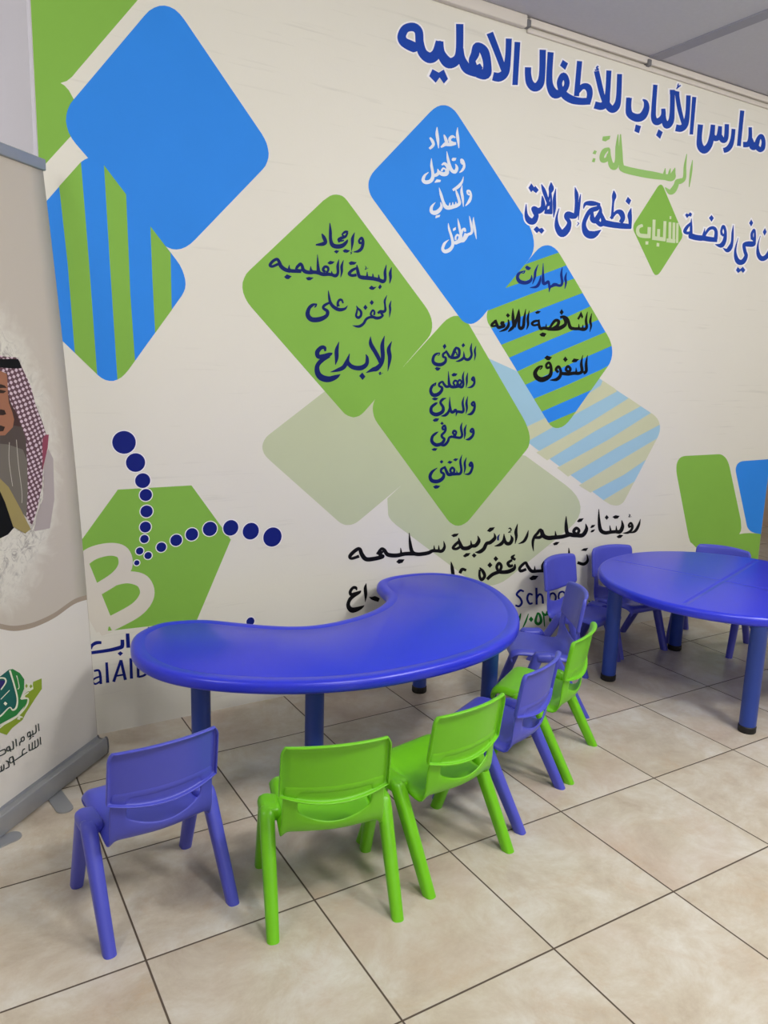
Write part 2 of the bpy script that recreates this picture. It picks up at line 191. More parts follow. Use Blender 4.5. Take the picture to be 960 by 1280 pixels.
('dark blue writing, second line on the upper green diamond', 'navy', 0, 6, [((1.092, 0.027, 0.091, -0.913), 's 1383,1838,2 1377,1814,13 1379,1794,12 1375,1770,2\ns 1357,1846,2 1351,1816,13 1353,1788,13 1343,1777,17 1323,1781,17 1299,1784,17 1270,1785,18 1241,1785,18 1227,1790,15 1219,1813,13 1215,1833,4\ns 1323,1784,12 1320,1803,3\ns 1294,1785,12 1292,1805,3\ns 1265,1785,12 1265,1810,3\ns 1255,1832,2 1260,1825,4 1254,1817,2 1270,1825,2\ns 1214,1820,10 1193,1809,13 1180,1795,13 1193,1789,13 1215,1793,13\np 1176,1837 1188,1845 1215,1843 1205,1833 1184,1829'), ((1.093, 0.029, 0.081, -0.912), 'p 1274,1745 1287,1756 1298,1751 1313,1753 1297,1739 1284,1739\np 1319,1751 1329,1765 1338,1755 1328,1743'), ((1.07, 0.012, 0.091, -0.933), 's 1153,1846,2 1145,1821,12 1146,1799,10 1141,1777,2\ns 1132,1847,2 1127,1823,12 1128,1794,12 1118,1782,15 1101,1784,13 1084,1785,15 1060,1783,16 1043,1789,16 1038,1812,12 1035,1857,2\ns 1101,1786,11 1099,1799,2\ns 1070,1793,11 1061,1801,12 1069,1813,11 1082,1811,11 1084,1801,10 1076,1790,11\np 1079,1828 1092,1838 1113,1836 1102,1826 1090,1823\ns 1043,1787,17 1027,1788,15 1015,1788,15 1007,1795,11 1006,1810,2\ns 1015,1786,15 991,1785,16 974,1792,16 968,1809,12 960,1815,10 946,1800,13\ns 962,1812,10 947,1801,11 945,1790,12 965,1787,16\ns 965,1787,16 939,1785,15 919,1785,15 912,1793,9 914,1807,2\ns 919,1783,15 896,1787,16 878,1798,16 870,1814,13 861,1823,12 845,1815,12 832,1799,12 841,1794,11 861,1803,11 871,1807,11\np 891,1759 903,1770 924,1764 911,1752 900,1752\np 984,1763 999,1768 1020,1766 1005,1755 993,1754')]),
('dark blue writing, third line on the upper green diamond', 'navy', 0, 6, [((1.089, 0.028, 0.064, -0.916), 's 1386,1702,2 1380,1681,10 1382,1662,10 1379,1631,2\ns 1364,1722,2 1354,1699,10 1356,1680,9 1358,1661,12 1349,1653,14 1334,1653,14 1321,1645,10\ns 1334,1653,10 1341,1643,11 1346,1637,10 1333,1628,13 1314,1625,14 1297,1630,12\ns 1298,1630,9 1287,1640,9 1296,1656,9 1305,1649,9 1303,1636,9\ns 1300,1628,12 1281,1626,12 1265,1617,12 1254,1600,12 1237,1588,13 1220,1586,10 1201,1589,2\np 1290,1698 1301,1689 1291,1676 1280,1686\np 1260,1677 1271,1666 1261,1654 1250,1665\ns 1217,1670,2 1224,1660,9 1239,1648,11 1240,1632,11 1228,1622,13 1217,1629,10 1220,1644,9 1222,1658,7'), ((1.072, 0.016, 0.066, -0.932), 's 1155,1675,6 1148,1688,10 1137,1687,11 1130,1675,11 1133,1661,14\ns 1176,1668,2 1163,1654,11 1137,1649,16 1112,1658,15 1096,1675,13 1089,1701,9 1086,1722,2\ns 1095,1675,9 1071,1663,12 1064,1651,11 1083,1639,15 1079,1621,16 1050,1606,21 1013,1603,21 995,1620,19 1000,1645,15 1016,1660,13 1036,1665,4\ns 1035,1665,5 1030,1656,7 1023,1650,2')]),
('dark blue writing, bottom line on the upper green diamond', 'navy', 0, 6, [((1.076, 0.023, 0.029, -0.929), 's 1395,1532,2 1381,1499,18 1387,1461,18 1379,1404,2\ns 1358,1554,2 1348,1515,18 1352,1469,19 1347,1439,18 1325,1416,23 1305,1410,19 1272,1396,3\ns 1289,1548,2 1291,1517,18 1314,1484,19 1331,1459,18 1344,1428,9\ns 1332,1394,2 1343,1399,6 1338,1389,4 1355,1397,2\ns 1268,1473,3 1275,1458,14 1273,1433,18 1251,1417,22 1222,1415,21 1196,1423,19 1181,1443,15 1190,1473,2\ns 1190,1474,2 1179,1443,16 1163,1417,19 1137,1405,16 1101,1395,2\np 1253,1397 1269,1380 1255,1365 1238,1382\ns 1139,1520,2 1129,1486,17 1129,1453,16 1124,1425,2\ns 1076,1479,7 1073,1493,15 1057,1493,17 1040,1475,19 1045,1457,19 1071,1459,20 1096,1467,17 1110,1473,2\ns 1096,1461,14 1062,1443,19 1041,1419,19 1043,1390,24 1063,1371,28 1096,1366,26 1128,1376,19 1148,1387,2')]),
('dark blue writing, first line on the lower green diamond', 'navy', 0, 6, [((1.118, 0.05, 0.035, -0.892), 's 1850,1530,2 1844,1508,11 1848,1487,9 1844,1463,2\ns 1825,1542,2 1821,1516,12 1827,1489,12 1817,1471,15 1801,1466,15 1785,1476,12 1781,1503,2\ns 1781,1502,2 1784,1479,12 1774,1467,14 1756,1459,11 1738,1456,2\np 1777,1540 1788,1530 1776,1519 1766,1529\ns 1739,1521,7 1731,1508,15 1724,1492,15 1717,1477,15\ns 1737,1518,10 1753,1511,14 1757,1493,14 1751,1478,15 1732,1472,15 1706,1473,15\ns 1724,1489,11 1738,1498,6 1744,1484,8\ns 1706,1472,13 1693,1488,12 1681,1503,9\ns 1687,1499,9 1668,1487,12 1669,1475,12 1682,1470,12 1680,1452,15 1657,1440,18 1627,1442,18 1613,1456,15 1618,1477,13 1632,1487,11 1651,1492,2\np 1674,1533 1684,1521 1673,1508 1662,1521\np 1624,1423 1635,1429 1658,1425 1647,1413 1636,1412\ns 1649,1493,4 1645,1482,5 1636,1480,2')]),
('dark blue writing, second line on the lower green diamond', 'navy', 0, 6, [((1.116, 0.051, 0.015, -0.895), 's 1841,1372,10 1835,1378,10 1844,1387,11 1850,1374,12 1849,1356,13 1835,1343,12 1811,1338,2\ns 1841,1372,11 1851,1371,10\ns 1810,1408,2 1806,1383,11 1807,1362,10 1804,1338,2\ns 1789,1413,2 1783,1388,11 1788,1355,12 1780,1341,14 1762,1344,14 1743,1342,16 1721,1342,16 1708,1354,15 1704,1378,10 1700,1412,2\ns 1766,1347,10 1756,1361,10 1765,1373,11 1777,1364,10 1768,1347,11\ns 1741,1349,10 1731,1358,10 1740,1370,11 1754,1363,10 1750,1347,10\np 1717,1396 1731,1405 1752,1401 1743,1390 1726,1388\ns 1710,1345,15 1693,1342,14 1678,1354,13 1670,1364,10 1654,1356,12 1653,1345,11 1669,1337,13 1665,1321,16 1645,1306,19 1620,1305,19 1607,1323,15 1615,1344,13 1636,1360,3\ns 1635,1359,4 1631,1347,5 1621,1344,2')]),
('dark blue writing, third line on the lower green diamond', 'navy', 0, 6, [((1.112, 0.05, -0.003, -0.899), 'p 1615,1287 1629,1294 1652,1290 1640,1280 1627,1280\ns 1850,1255,11 1841,1264,11 1853,1273,12 1860,1255,13 1855,1233,15 1840,1218,15 1818,1215,3\ns 1849,1257,12 1860,1256,11\ns 1817,1300,2 1811,1270,12 1815,1244,11 1811,1218,2\ns 1796,1299,2 1789,1270,12 1796,1238,13 1790,1227,15 1771,1228,15 1759,1227,13 1754,1207,2\ns 1758,1221,8 1751,1237,13 1741,1229,16 1727,1228,15 1717,1255,12 1714,1297,2\ns 1715,1252,4 1711,1229,13 1694,1213,15 1670,1209,3\ns 1695,1290,3 1676,1285,13 1664,1270,13 1680,1248,15 1676,1228,18 1644,1216,20 1617,1226,18 1615,1248,15 1637,1265,13 1649,1269,2\np 1624,1191 1640,1200 1661,1198 1652,1185 1634,1183')]),
('dark blue writing, fourth line on the lower green diamond', 'navy', 0, 6, [((1.109, 0.05, -0.022, -0.903), 's 1851,1131,11 1842,1138,11 1853,1148,12 1861,1134,13 1856,1115,14 1837,1100,15 1815,1098,2\ns 1850,1134,12 1860,1132,11\ns 1818,1169,2 1809,1146,12 1811,1123,11 1808,1100,2\ns 1792,1179,2 1786,1154,12 1795,1120,13 1785,1108,14 1764,1109,14 1740,1114,15\ns 1759,1117,11 1742,1130,12 1748,1140,13 1760,1134,11 1754,1117,12\ns 1740,1114,14 1722,1109,13 1714,1091,14 1696,1075,14 1675,1073,3\ns 1686,1146,12 1681,1156,12 1692,1165,13 1699,1151,12 1695,1137,12 1679,1122,13 1683,1111,13 1694,1103,14 1682,1084,17 1651,1077,19 1626,1093,17 1627,1116,14 1644,1130,12 1660,1138,2\ns 1686,1148,12 1698,1148,11\np 1677,1184 1688,1175 1678,1168 1667,1175\np 1624,1058 1640,1064 1659,1061 1648,1050 1634,1051')]),
('dark blue writing, bottom line on the lower green diamond', 'navy', 0, 6, [((1.105, 0.051, -0.048, -0.907), 's 1854,969,11 1846,977,11 1856,988,13 1865,971,13 1859,948,14 1845,934,13 1820,934,3\ns 1853,973,12 1864,971,11\ns 1827,1014,2 1818,989,12 1821,962,11 1816,935,2\ns 1800,1027,2 1792,997,12 1800,955,13 1793,938,15 1774,937,15 1750,938,18 1727,937,18 1713,955,15 1702,977,10\ns 1750,940,12 1736,954,12 1746,968,13 1759,958,12 1756,941,12\ns 1776,938,11 1773,955,2\ns 1707,973,10 1686,964,13 1685,950,13 1700,940,14 1695,921,18 1669,908,20 1636,912,20 1623,932,17 1634,954,14 1662,971,3\np 1684,1007 1695,998 1684,989 1673,999\np 1716,993 1728,1002 1748,996 1734,986\np 1748,1004 1760,1012 1780,1009 1766,997\np 1641,884 1658,891 1684,885 1670,874 1654,873')]),
('dark blue writing on the slanting stripes', 'striped_text', 0, 6, [((1.168, 0.076, 0.093, -0.85), 's 2378,1900,3 2372,1873,13 2378,1851,12 2373,1821,3\ns 2348,1921,3 2344,1887,13 2354,1850,14 2343,1835,15 2313,1835,14 2289,1828,15 2276,1820,13 2274,1798,2\ns 2274,1820,12 2265,1847,13 2251,1840,16 2235,1837,17 2229,1861,15 2224,1929,3\ns 2289,1831,9 2301,1839,11 2322,1837,16\ns 2214,1871,3 2210,1843,14 2192,1819,15 2151,1811,3\ns 2193,1920,3 2179,1887,13 2177,1861,13 2166,1828,3\ns 2157,1869,3 2155,1847,15 2128,1832,19 2088,1834,21 2072,1851,17 2081,1871,14 2117,1886,3\ns 2115,1884,5 2108,1874,6 2093,1873,2\np 2113,1900 2124,1910 2152,1901 2140,1889 2125,1890')]),
('black writing across the slanting stripes', 'black', 0, 6, [((1.164, 0.076, 0.061, -0.855), 's 2567,1717,3 2561,1679,15 2569,1655,12 2563,1625,3\ns 2537,1723,3 2531,1683,15 2539,1647,17 2521,1636,20 2487,1637,18 2453,1636,18 2427,1642,20 2411,1674,15 2397,1689,12\ns 2487,1637,14 2484,1661,3\ns 2512,1638,14 2512,1659,3\np 2470,1685 2493,1722 2511,1697 2503,1687 2494,1697 2482,1680\ns 2427,1639,18 2406,1677,14 2384,1690,14 2356,1685,15\ns 2372,1690,12 2392,1670,17 2392,1652,20 2361,1635,23 2328,1628,21 2280,1627,20\np 2362,1726 2377,1711 2365,1696 2350,1709\ns 2291,1630,12 2323,1667,17 2348,1666,18 2342,1645,18 2316,1629,20\ns 2284,1627,18 2255,1629,18 2236,1625,17 2224,1640,15 2220,1668,9\ns 2269,1629,12 2269,1650,3\ns 2220,1662,12 2194,1658,14 2178,1647,14 2192,1639,12 2220,1645,12\np 2192,1700 2208,1708 2230,1707 2217,1696 2202,1693\np 2228,1598 2249,1609 2275,1604 2263,1588 2243,1589\ns 2156,1705,3 2150,1669,14 2154,1640,12 2146,1616,3\ns 2134,1712,3 2128,1668,15 2125,1631,17 2110,1621,20 2098,1632,15 2097,1672,14 2092,1710,3\ns 2089,1704,3 2081,1659,15 2069,1624,17\ns 2055,1710,3 2059,1669,17 2065,1631,15 2053,1616,17 2034,1601,4\ns 2031,1658,6 2035,1634,14 2019,1613,15 1981,1599,3\np 2026,1687 2041,1677 2028,1665 2015,1676\ns 2007,1645,8 1995,1639,20 2007,1627,17 1988,1621,17 1974,1619,17 1964,1633,15 1953,1652,14\ns 1959,1648,14 1937,1632,14 1938,1623,12 1968,1627,12')]),
('black writing at the foot of the slanting stripes', 'black', 0, 6, [((1.169, 0.083, 0.028, -0.854), 's 2560,1510,3 2555,1468,16 2559,1431,19 2540,1419,20\ns 2527,1509,3 2521,1467,16 2530,1430,19 2509,1418,19 2475,1418,20 2433,1413,20 2409,1417,17\ns 2492,1419,16 2487,1446,3\np 2452,1475 2467,1491 2504,1488 2486,1473 2468,1471\ns 2445,1421,16 2420,1434,16 2431,1451,16 2449,1438,16 2437,1417,17\np 2409,1499 2427,1484 2412,1471 2394,1484\ns 2369,1420,16 2353,1434,16 2369,1448,16 2385,1427,16 2383,1402,19 2360,1385,19 2317,1381,4\ns 2382,1416,20 2424,1413,19\ns 2313,1445,14 2293,1440,14 2287,1455,14 2304,1466,14 2319,1444,16 2316,1404,22 2269,1383,30 2232,1392,27 2218,1416,22 2240,1442,16 2265,1450,4\ns 2263,1448,6 2255,1436,8 2245,1430,3\np 2270,1488 2287,1500 2322,1492 2306,1477 2289,1477')]),
('black slogan, upper line, first words', 'black', 0, 6, [((1.172, 0.097, -0.097, -0.861), 's 3066,622,3 3057,588,18 3033,556,20 2990,547,4\ns 2985,580,17 2976,594,15 2991,605,15 3006,585,18 2999,563,18 2972,551,17 2933,552,3\ns 2987,586,15 3006,584,15\ns 2967,656,3 2978,651,7 2970,641,5 2991,641,3\ns 2915,627,4 2927,592,23 2911,563,27 2874,565,23 2838,566,23 2793,566,25 2757,586,25 2740,639,18 2731,702,4\ns 2883,564,18 2876,598,4\ns 2838,566,18 2825,605,4\np 2795,665 2813,650 2798,637 2781,652\np 2839,651 2863,659 2897,652 2883,639 2861,638\np 2885,536 2908,546 2939,539 2920,525 2902,525\np 2677,603 2688,618 2715,617 2705,605 2690,601\np 2680,579 2691,590 2717,592 2707,580 2693,576\ns 2641,629,4 2651,598,23 2627,568,27 2584,570,27 2541,577,27 2511,591,25 2500,633,20 2496,681,4\ns 2583,574,20 2558,593,20 2575,610,20 2597,595,18 2583,574,20\np 2574,646 2591,660 2625,660 2610,643 2589,640\ns 2528,578,25 2475,572,25 2417,573,27 2377,575,27 2345,590,27 2329,621,22\ns 2434,573,18 2426,607,4\np 2415,540 2436,548 2463,545 2446,531 2426,530'), ((1.14, 0.078, -0.103, -0.885), 's 2407,570,22 2373,573,20 2347,591,20 2324,623,16 2302,604,17 2287,591,17 2277,569,17 2278,543,13 2286,512,3\ns 2287,585,17 2324,583,19 2337,600,14')]),
('black slogan, upper line, middle words', 'black', 0, 6, [((1.113, 0.061, -0.102, -0.904), 's 2241,627,3 2234,598,16 2216,572,17 2180,561,3\ns 2167,667,3 2159,627,19 2164,599,16 2159,563,3\ns 2126,612,3 2137,590,19 2124,569,21 2096,577,20 2082,623,3\ns 2082,621,3 2082,587,17 2062,569,19 2026,564,3\ns 2108,645,3 2120,647,9 2127,636,7 2110,626,4 2129,627,3\ns 2019,632,3 2026,606,19 1999,586,21 1976,582,20 1960,557,21 1935,544,20 1907,545,3\np 1973,646 1990,661 2023,661 2012,647 1992,638\ns 1918,627,3 1927,601,20 1909,579,21 1883,578,20 1860,570,23 1829,575,21 1810,604,17 1804,627,4\ns 1883,578,16 1878,607,3\ns 1809,610,15 1785,594,16 1773,579,15 1794,573,15 1819,583,15\np 1758,643 1775,649 1804,648 1792,635 1773,632\np 1901,542 1918,528 1903,517 1888,531\np 1834,534 1852,546 1880,544 1869,531 1847,525')]),
('small dark blue comma in the black slogan', 'navy', 0, 6, [((1.119, 0.065, -0.1, -0.899), 's 2056,623,2 2046,609,11 2048,591,10')]),
('black slogan, upper line, last word', 'black', 0, 6, [((1.072, 0.036, -0.107, -0.936), 's 1716,619,3 1723,590,15 1709,571,18 1683,574,17 1655,577,18 1627,569,20 1571,569,20 1540,584,20 1527,627,15 1520,676,3\ns 1691,574,14 1689,601,3\ns 1665,576,14 1662,603,3\ns 1550,574,21 1501,578,20 1454,575,21 1408,584,21 1388,608,17 1372,613,15 1355,589,20\ns 1481,577,15 1476,609,3\np 1454,545 1468,556 1500,552 1489,537 1469,534\ns 1383,602,10 1366,587,15 1381,578,20 1342,572,21 1296,574,22 1273,598,21 1260,625,17 1238,619,18 1213,598,17 1221,585,14 1259,592,15')]),
('black slogan, lower line half hidden by the table', 'black', 0, 6, [((1.118, 0.067, -0.124, -0.902), 's 2162,507,6 2145,494,19 2168,480,14\ns 2146,481,14 2120,468,18 2133,450,19 2154,453,14\ns 2166,458,7 2163,435,21 2128,423,24 2086,424,22 2054,432,21\ns 2063,429,18 2048,455,17 2062,473,18 2078,455,17 2070,430,17\ns 2065,428,21 2024,419,21 1991,398,18\np 2038,513 2056,496 2040,484 2024,500\np 2003,485 2021,468 2005,455 1988,471\ns 1940,464,6 1961,444,18 1975,417,18 1957,400,18 1943,421,15 1942,454,12\ns 1765,513,3 1774,479,18 1783,434,18\ns 1821,449,17 1834,467,18 1859,459,14\ns 2362,452,6 2354,426,19 2361,399,17\ns 2372,399,19 2325,403,19 2281,408,21 2252,437,19 2235,457,17 2201,435,18 2207,416,18 2244,422,17\ns 2303,404,17 2300,433,3'), ((1.149, 0.086, -0.125, -0.88), 'p 2267,371 2292,383 2331,376 2312,358 2282,358\ns 2531,507,4 2536,479,13 2539,441,17\ns 2669,458,5 2678,421,17 2650,405,21 2603,419,19\np 2620,483 2641,493 2676,493 2662,476\np 2375,361 2395,371 2426,365 2413,349')]),
('black word at the table edge', 'black', 0, 6, [((1.05, 0.026, -0.138, -0.955), 's 1299,462,2 1295,440,16 1298,407,15 1296,374,2\ns 1251,435,4 1246,447,15 1231,449,14 1218,433,15 1223,419,17 1244,419,19 1264,424,15 1273,431,3\ns 1259,419,11 1226,405,18 1211,386,17 1211,364,21 1228,346,27 1254,346,23 1278,352,14 1292,359,2\ns 1316,395,2 1332,387,15 1347,384,24 1369,373,19')]),
('dark blue latin lettering by the chairs', 'navy2', 0, 6, [((1.135, 0.08, -0.149, -0.891), 's 2238,303,10 2213,313,13 2191,294,13 2216,270,13 2229,245,13 2212,228,13 2186,237,11\ns 2300,277,11 2274,286,13 2264,262,13 2281,233,13 2303,233,11\ns 2322,313,13 2332,220,13\ns 2329,253,10 2344,274,13 2366,263,13 2376,219,13\ns 2419,241,12 2424,264,12 2446,267,12 2464,247,12 2459,220,12 2435,219,12 2419,241,12\ns 2483,241,12 2489,264,12 2514,267,12 2532,246,12 2525,219,12 2499,218,12 2483,241,12\ns 2550,314,13 2564,219,13')]),
('green numerals under the dark blue lettering', 'green_num', 0, 6, [((1.138, 0.083, -0.163, -0.89), 's 2227,188,5 2218,156,15 2203,107,7\ns 2279,178,5 2265,140,11 2245,103,5\np 2299,161 2316,142 2302,128 2284,147\ns 2344,174,10 2332,130,17 2352,110,17 2371,124,17 2359,160,15 2341,174,10\ns 2373,179,6 2386,159,16 2404,156,13 2407,174,5\ns 2383,168,12 2399,89,6\ns 2405,158,12 2426,153,13 2430,171,5\ns 2451,168,10 2435,124,17 2457,106,17 2474,124,15 2458,160,12\ns 2710,190,7 2730,178,15 2742,187,6\ns 2751,184,7 2768,173,15 2785,187,6\ns 2724,183,10 2736,126,5\ns 2762,178,10 2773,125,5')]),
('dark blue lettering behind the banner edge', 'navy2', 0, 6, [((0.954, -0.035, -0.171, -1.042), 's 152,369,11 134,371,13 119,364,12 112,351,12\ns 112,335,12 175,334,13 220,338,15 228,345,15 229,368,14\np 220,323 230,313 219,304 209,316\ns 249,390,14 250,332,15\ns 121,261,8 138,260,9 143,241,10 144,204,10\ns 143,235,7 124,231,7 115,221,7 124,208,7 142,215,7\ns 168,287,10 169,204,12\ns 221,287,10 191,204,11\ns 221,287,11 235,203,12\ns 202,226,7 228,226,7\ns 258,288,11 258,204,12\ns 284,264,10 284,204,11\ns 284,206,8 305,208,9 320,221,9 312,242,8 285,237,7\ns 328,404,6 331,393,4')]),
('cream double loop on the green hexagon', 'wall_cream', 0, 5, [((0.96, -0.037, -0.123, -1.037), 's 76,676,52 130,716,49 197,727,47 242,708,52 249,657,54 211,613,47 129,569,45\ns 197,605,41 257,612,45 312,589,54 327,534,58 285,480,58 182,435,56\ns 68,686,103 168,422,72\np 133,554 146,558 188,471 177,409 195,404 154,395 80,561')]),
]
PRINT = [  # banner print: name, label, colour, layer, outline in mm on the cloth
('headscarf', 'printed checked red and white headscarf', 'scarf', 2, '380,1429 297,1425 279,1422 234,1421 222,1416 208,1385 182,1336 168,1275 145,1219 133,1178 160,1097 178,1015 210,947 243,898 264,928 244,1017 235,1105 229,1168 243,1209 256,1249 277,1282 285,1311 278,1374 305,1380 388,1382', 1),
('scarf_fold', 'plain dark red fold of the printed headscarf', 'maroon', 3, '153,1165 137,1177 121,1176 133,1134 160,1082 170,1059', 1),
('scarf_fold', 'greyish end of the printed headscarf', 'greyscarf', 1.5, '152,1106 130,1130 111,1097 125,964 161,873 236,878 212,934 179,973', 1),
('collar', 'dark collar of the printed portrait', 'collar', 2.2, '418,1201 317,1194 278,1216 241,1209 229,1168 235,1105 247,1139 309,1161 421,1178', 1),
('scarf_shadow', 'dark inner side of the printed headscarf', 'shade', 2.05, '287,1374 277,1374 284,1311 276,1282 256,1249 242,1209 228,1167 276,1170 323,1192 297,1235 299,1303', 1),
('robe', 'grey robe of the printed portrait', 'robe', 2.1, '418,1199 308,1170 230,1177 234,1105 244,1017 264,928 292,958 448,1007', 1),
('face', 'printed face of a man with a dark moustache', 'skin', 2.4, '388,1385 305,1380 280,1371 281,1342 285,1311 285,1284 275,1256 271,1234 280,1211 317,1189 419,1195', 1),
('brow', 'dark eyebrow of the printed face', 'dark', 2.6, '331,1335 311,1341 295,1337 286,1329 301,1330 332,1328', 1),
('eye', 'dark eye of the printed face', 'dark', 2.6, '327,1321 314,1325 290,1320 303,1314 322,1315', 1),
('moustache', 'dark moustache of the printed face', 'dark', 2.6, '407,1270 323,1267 307,1264 302,1252 314,1249 409,1256', 1),
('beard', 'short dark beard of the printed face', 'dark', 2.6, '414,1225 331,1220 313,1214 322,1202 417,1204', 1),
('headband', 'black headband over the printed headscarf', 'black', 2.8, '383,1414 299,1415 224,1416 217,1403 214,1388 256,1387 303,1390 387,1390', 1),
('robe_trim', 'gold trimmed edge of the printed cloak', 'gold', 2.9, '365,1081 356,1062 326,1033 290,967 250,888 277,879 325,910 348,990 371,1044', 1),
('cloak', 'black cloak of the printed portrait', 'black', 2.85, '438,1071 368,1062 347,999 322,907 350,891 383,886 465,899', 1),
('map', 'olive green strip of the printed map emblem', 'olive', 1, '265,395 305,399 311,381 349,375 340,350 368,323 415,320 461,313 487,318 438,280 414,291 366,297 350,311 302,341 268,360', 0),
('map', 'green part of the printed map emblem', 'midgreen', 2, '406,479 388,475 359,450 343,423 348,393 367,370 337,358 344,341 391,323 460,326 543,345 581,422 491,422', 0),
('map', 'dark teal part of the printed map emblem', 'teal', 3, '406,479 441,472 523,492 581,454 537,389 456,352 420,357 398,347 382,368 389,417', 0),
('map', 'purple part of the printed map emblem', 'purple', 4, '479,476 442,460 422,450 434,437 446,433 484,442', 0),
]
PRINT_LETTERS = [
('white brush lettering on the printed map emblem', 'banner_white', 0, 6, [((-1.123, 0.108, -0.478, -0.845), 's 402,476,7 389,420,6 382,375,6 390,350,7 406,348,6 419,362,4 456,352,6 482,354,3\ns 467,474,4 441,467,5 425,458,6 424,445,5 446,431,4\ns 450,402,3 411,415,3\ns 376,449,4 373,435,3 370,409,3 377,404,3\ns 331,375,4 367,369,6 337,356,6 347,335,6 392,320,7 460,321,7\np 347,408 333,407 310,394 309,377 327,376 348,387\np 382,320 366,307 375,301 392,311\np 434,388 425,378 433,374 441,384')]),
('small green dots on the map emblem', 'olive', 0, 7, [((-1.135, 0.105, -0.483, -0.836), 'p 338,407 333,397 340,392 344,402\np 318,397 312,387 321,384 326,393\np 373,309 367,301 375,299 381,307')]),
('dark banner lettering, upper line', 'ink', 0, 6, [((-1.122, 0.102, -0.546, -0.842), 's 300,254,4 300,228,4\ns 312,255,4 314,231,4 330,230,4 347,233,4\ns 329,230,4 329,244,4\np 333,226 326,225 325,221 332,222\ns 341,245,4 351,245,4 351,233,4 340,231,4 341,245,4 339,225,4 347,221,4\ns 369,242,4 381,242,4 379,231,4 369,231,4 369,242,4\ns 379,231,4 388,232,4 390,222,4\ns 404,251,4 403,226,4\ns 417,251,4 417,226,4 430,228,4\ns 434,241,4 444,241,4 443,230,4 431,230,4 434,241,4 430,221,4\ns 479,245,4 454,241,4 453,228,4 480,231,4')]),
('dark banner lettering, lower line', 'ink', 0, 6, [((-1.116, 0.101, -0.568, -0.845), 's 297,206,4 297,179,4\ns 310,206,4 311,181,4 351,185,4\ns 322,206,4 324,182,4\ns 335,206,4 337,184,4\ns 350,207,4 351,185,4\ns 369,201,4 380,200,4 382,186,4\ns 360,185,4 418,185,4\ns 424,202,4 437,203,4 436,187,4 421,187,4 424,202,4 419,171,4\ns 453,203,4 444,194,4 443,178,4 458,179,4\ns 463,196,4 465,180,4 482,181,4\ns 473,197,4 474,180,4')]),
('pale seams down the printed robe', 'seam', 0, 2.3, [((-1.176, 0.129, -0.143, -0.835), 's 302,1167,2 312,1111,2 309,1033,2\ns 271,1172,2 274,1096,2 272,1013,2 277,976,2')]),
]
WAVE = '-9,583 72,589 168,574 236,571 299,575 367,590 421,615'

# ---------------------------------------------------------------- materials
def wall_material(name, col):
    m, nt, b = new_mat(name)
    tc = nt.nodes.new('ShaderNodeTexCoord')
    n1 = nt.nodes.new('ShaderNodeTexNoise'); n1.inputs['Scale'].default_value = 1.3; n1.inputs['Detail'].default_value = 5
    n2 = nt.nodes.new('ShaderNodeTexNoise'); n2.inputs['Scale'].default_value = 90; n2.inputs['Detail'].default_value = 3
    mp = nt.nodes.new('ShaderNodeMapping'); mp.inputs['Scale'].default_value = (1.2, 1, 26)
    n3 = nt.nodes.new('ShaderNodeTexNoise'); n3.inputs['Scale'].default_value = 2.2; n3.inputs['Detail'].default_value = 6
    for n in (n1, n2): nt.links.new(tc.outputs['Object'], n.inputs['Vector'])
    nt.links.new(tc.outputs['Object'], mp.inputs['Vector']); nt.links.new(mp.outputs['Vector'], n3.inputs['Vector'])
    mx = nt.nodes.new('ShaderNodeMix'); mx.data_type = 'RGBA'
    mx.inputs['A'].default_value = tuple(c * 0.95 for c in col[:3]) + (1,); mx.inputs['B'].default_value = tuple(min(1, c * 1.04) for c in col[:3]) + (1,)
    nt.links.new(n1.outputs['Fac'], mx.inputs['Factor'])
    ramp = nt.nodes.new('ShaderNodeValToRGB')          # thin grey scuffs along the wall
    ramp.color_ramp.elements[0].position = 0.63; ramp.color_ramp.elements[0].color = (0, 0, 0, 1)
    ramp.color_ramp.elements[1].position = 0.74; ramp.color_ramp.elements[1].color = (1, 1, 1, 1)
    nt.links.new(n3.outputs['Fac'], ramp.inputs['Fac'])
    mul = nt.nodes.new('ShaderNodeMath'); mul.operation = 'MULTIPLY'; mul.inputs[1].default_value = 0.35
    nt.links.new(ramp.outputs['Color'], mul.inputs[0])
    m2 = nt.nodes.new('ShaderNodeMix'); m2.data_type = 'RGBA'
    nt.links.new(mx.outputs['Result'], m2.inputs['A']); m2.inputs['B'].default_value = tuple(c * 0.72 for c in col[:3]) + (1,)
    nt.links.new(mul.outputs[0], m2.inputs['Factor'])
    nt.links.new(m2.outputs['Result'], b.inputs['Base Color'])
    bp = nt.nodes.new('ShaderNodeBump'); bp.inputs['Strength'].default_value = 0.12; bp.inputs['Distance'].default_value = 0.002
    nt.links.new(n2.outputs['Fac'], bp.inputs['Height']); nt.links.new(bp.outputs['Normal'], b.inputs['Normal'])
    b.inputs['Roughness'].default_value = 0.55
    b.inputs['Specular IOR Level'].default_value = 0.35
    return m

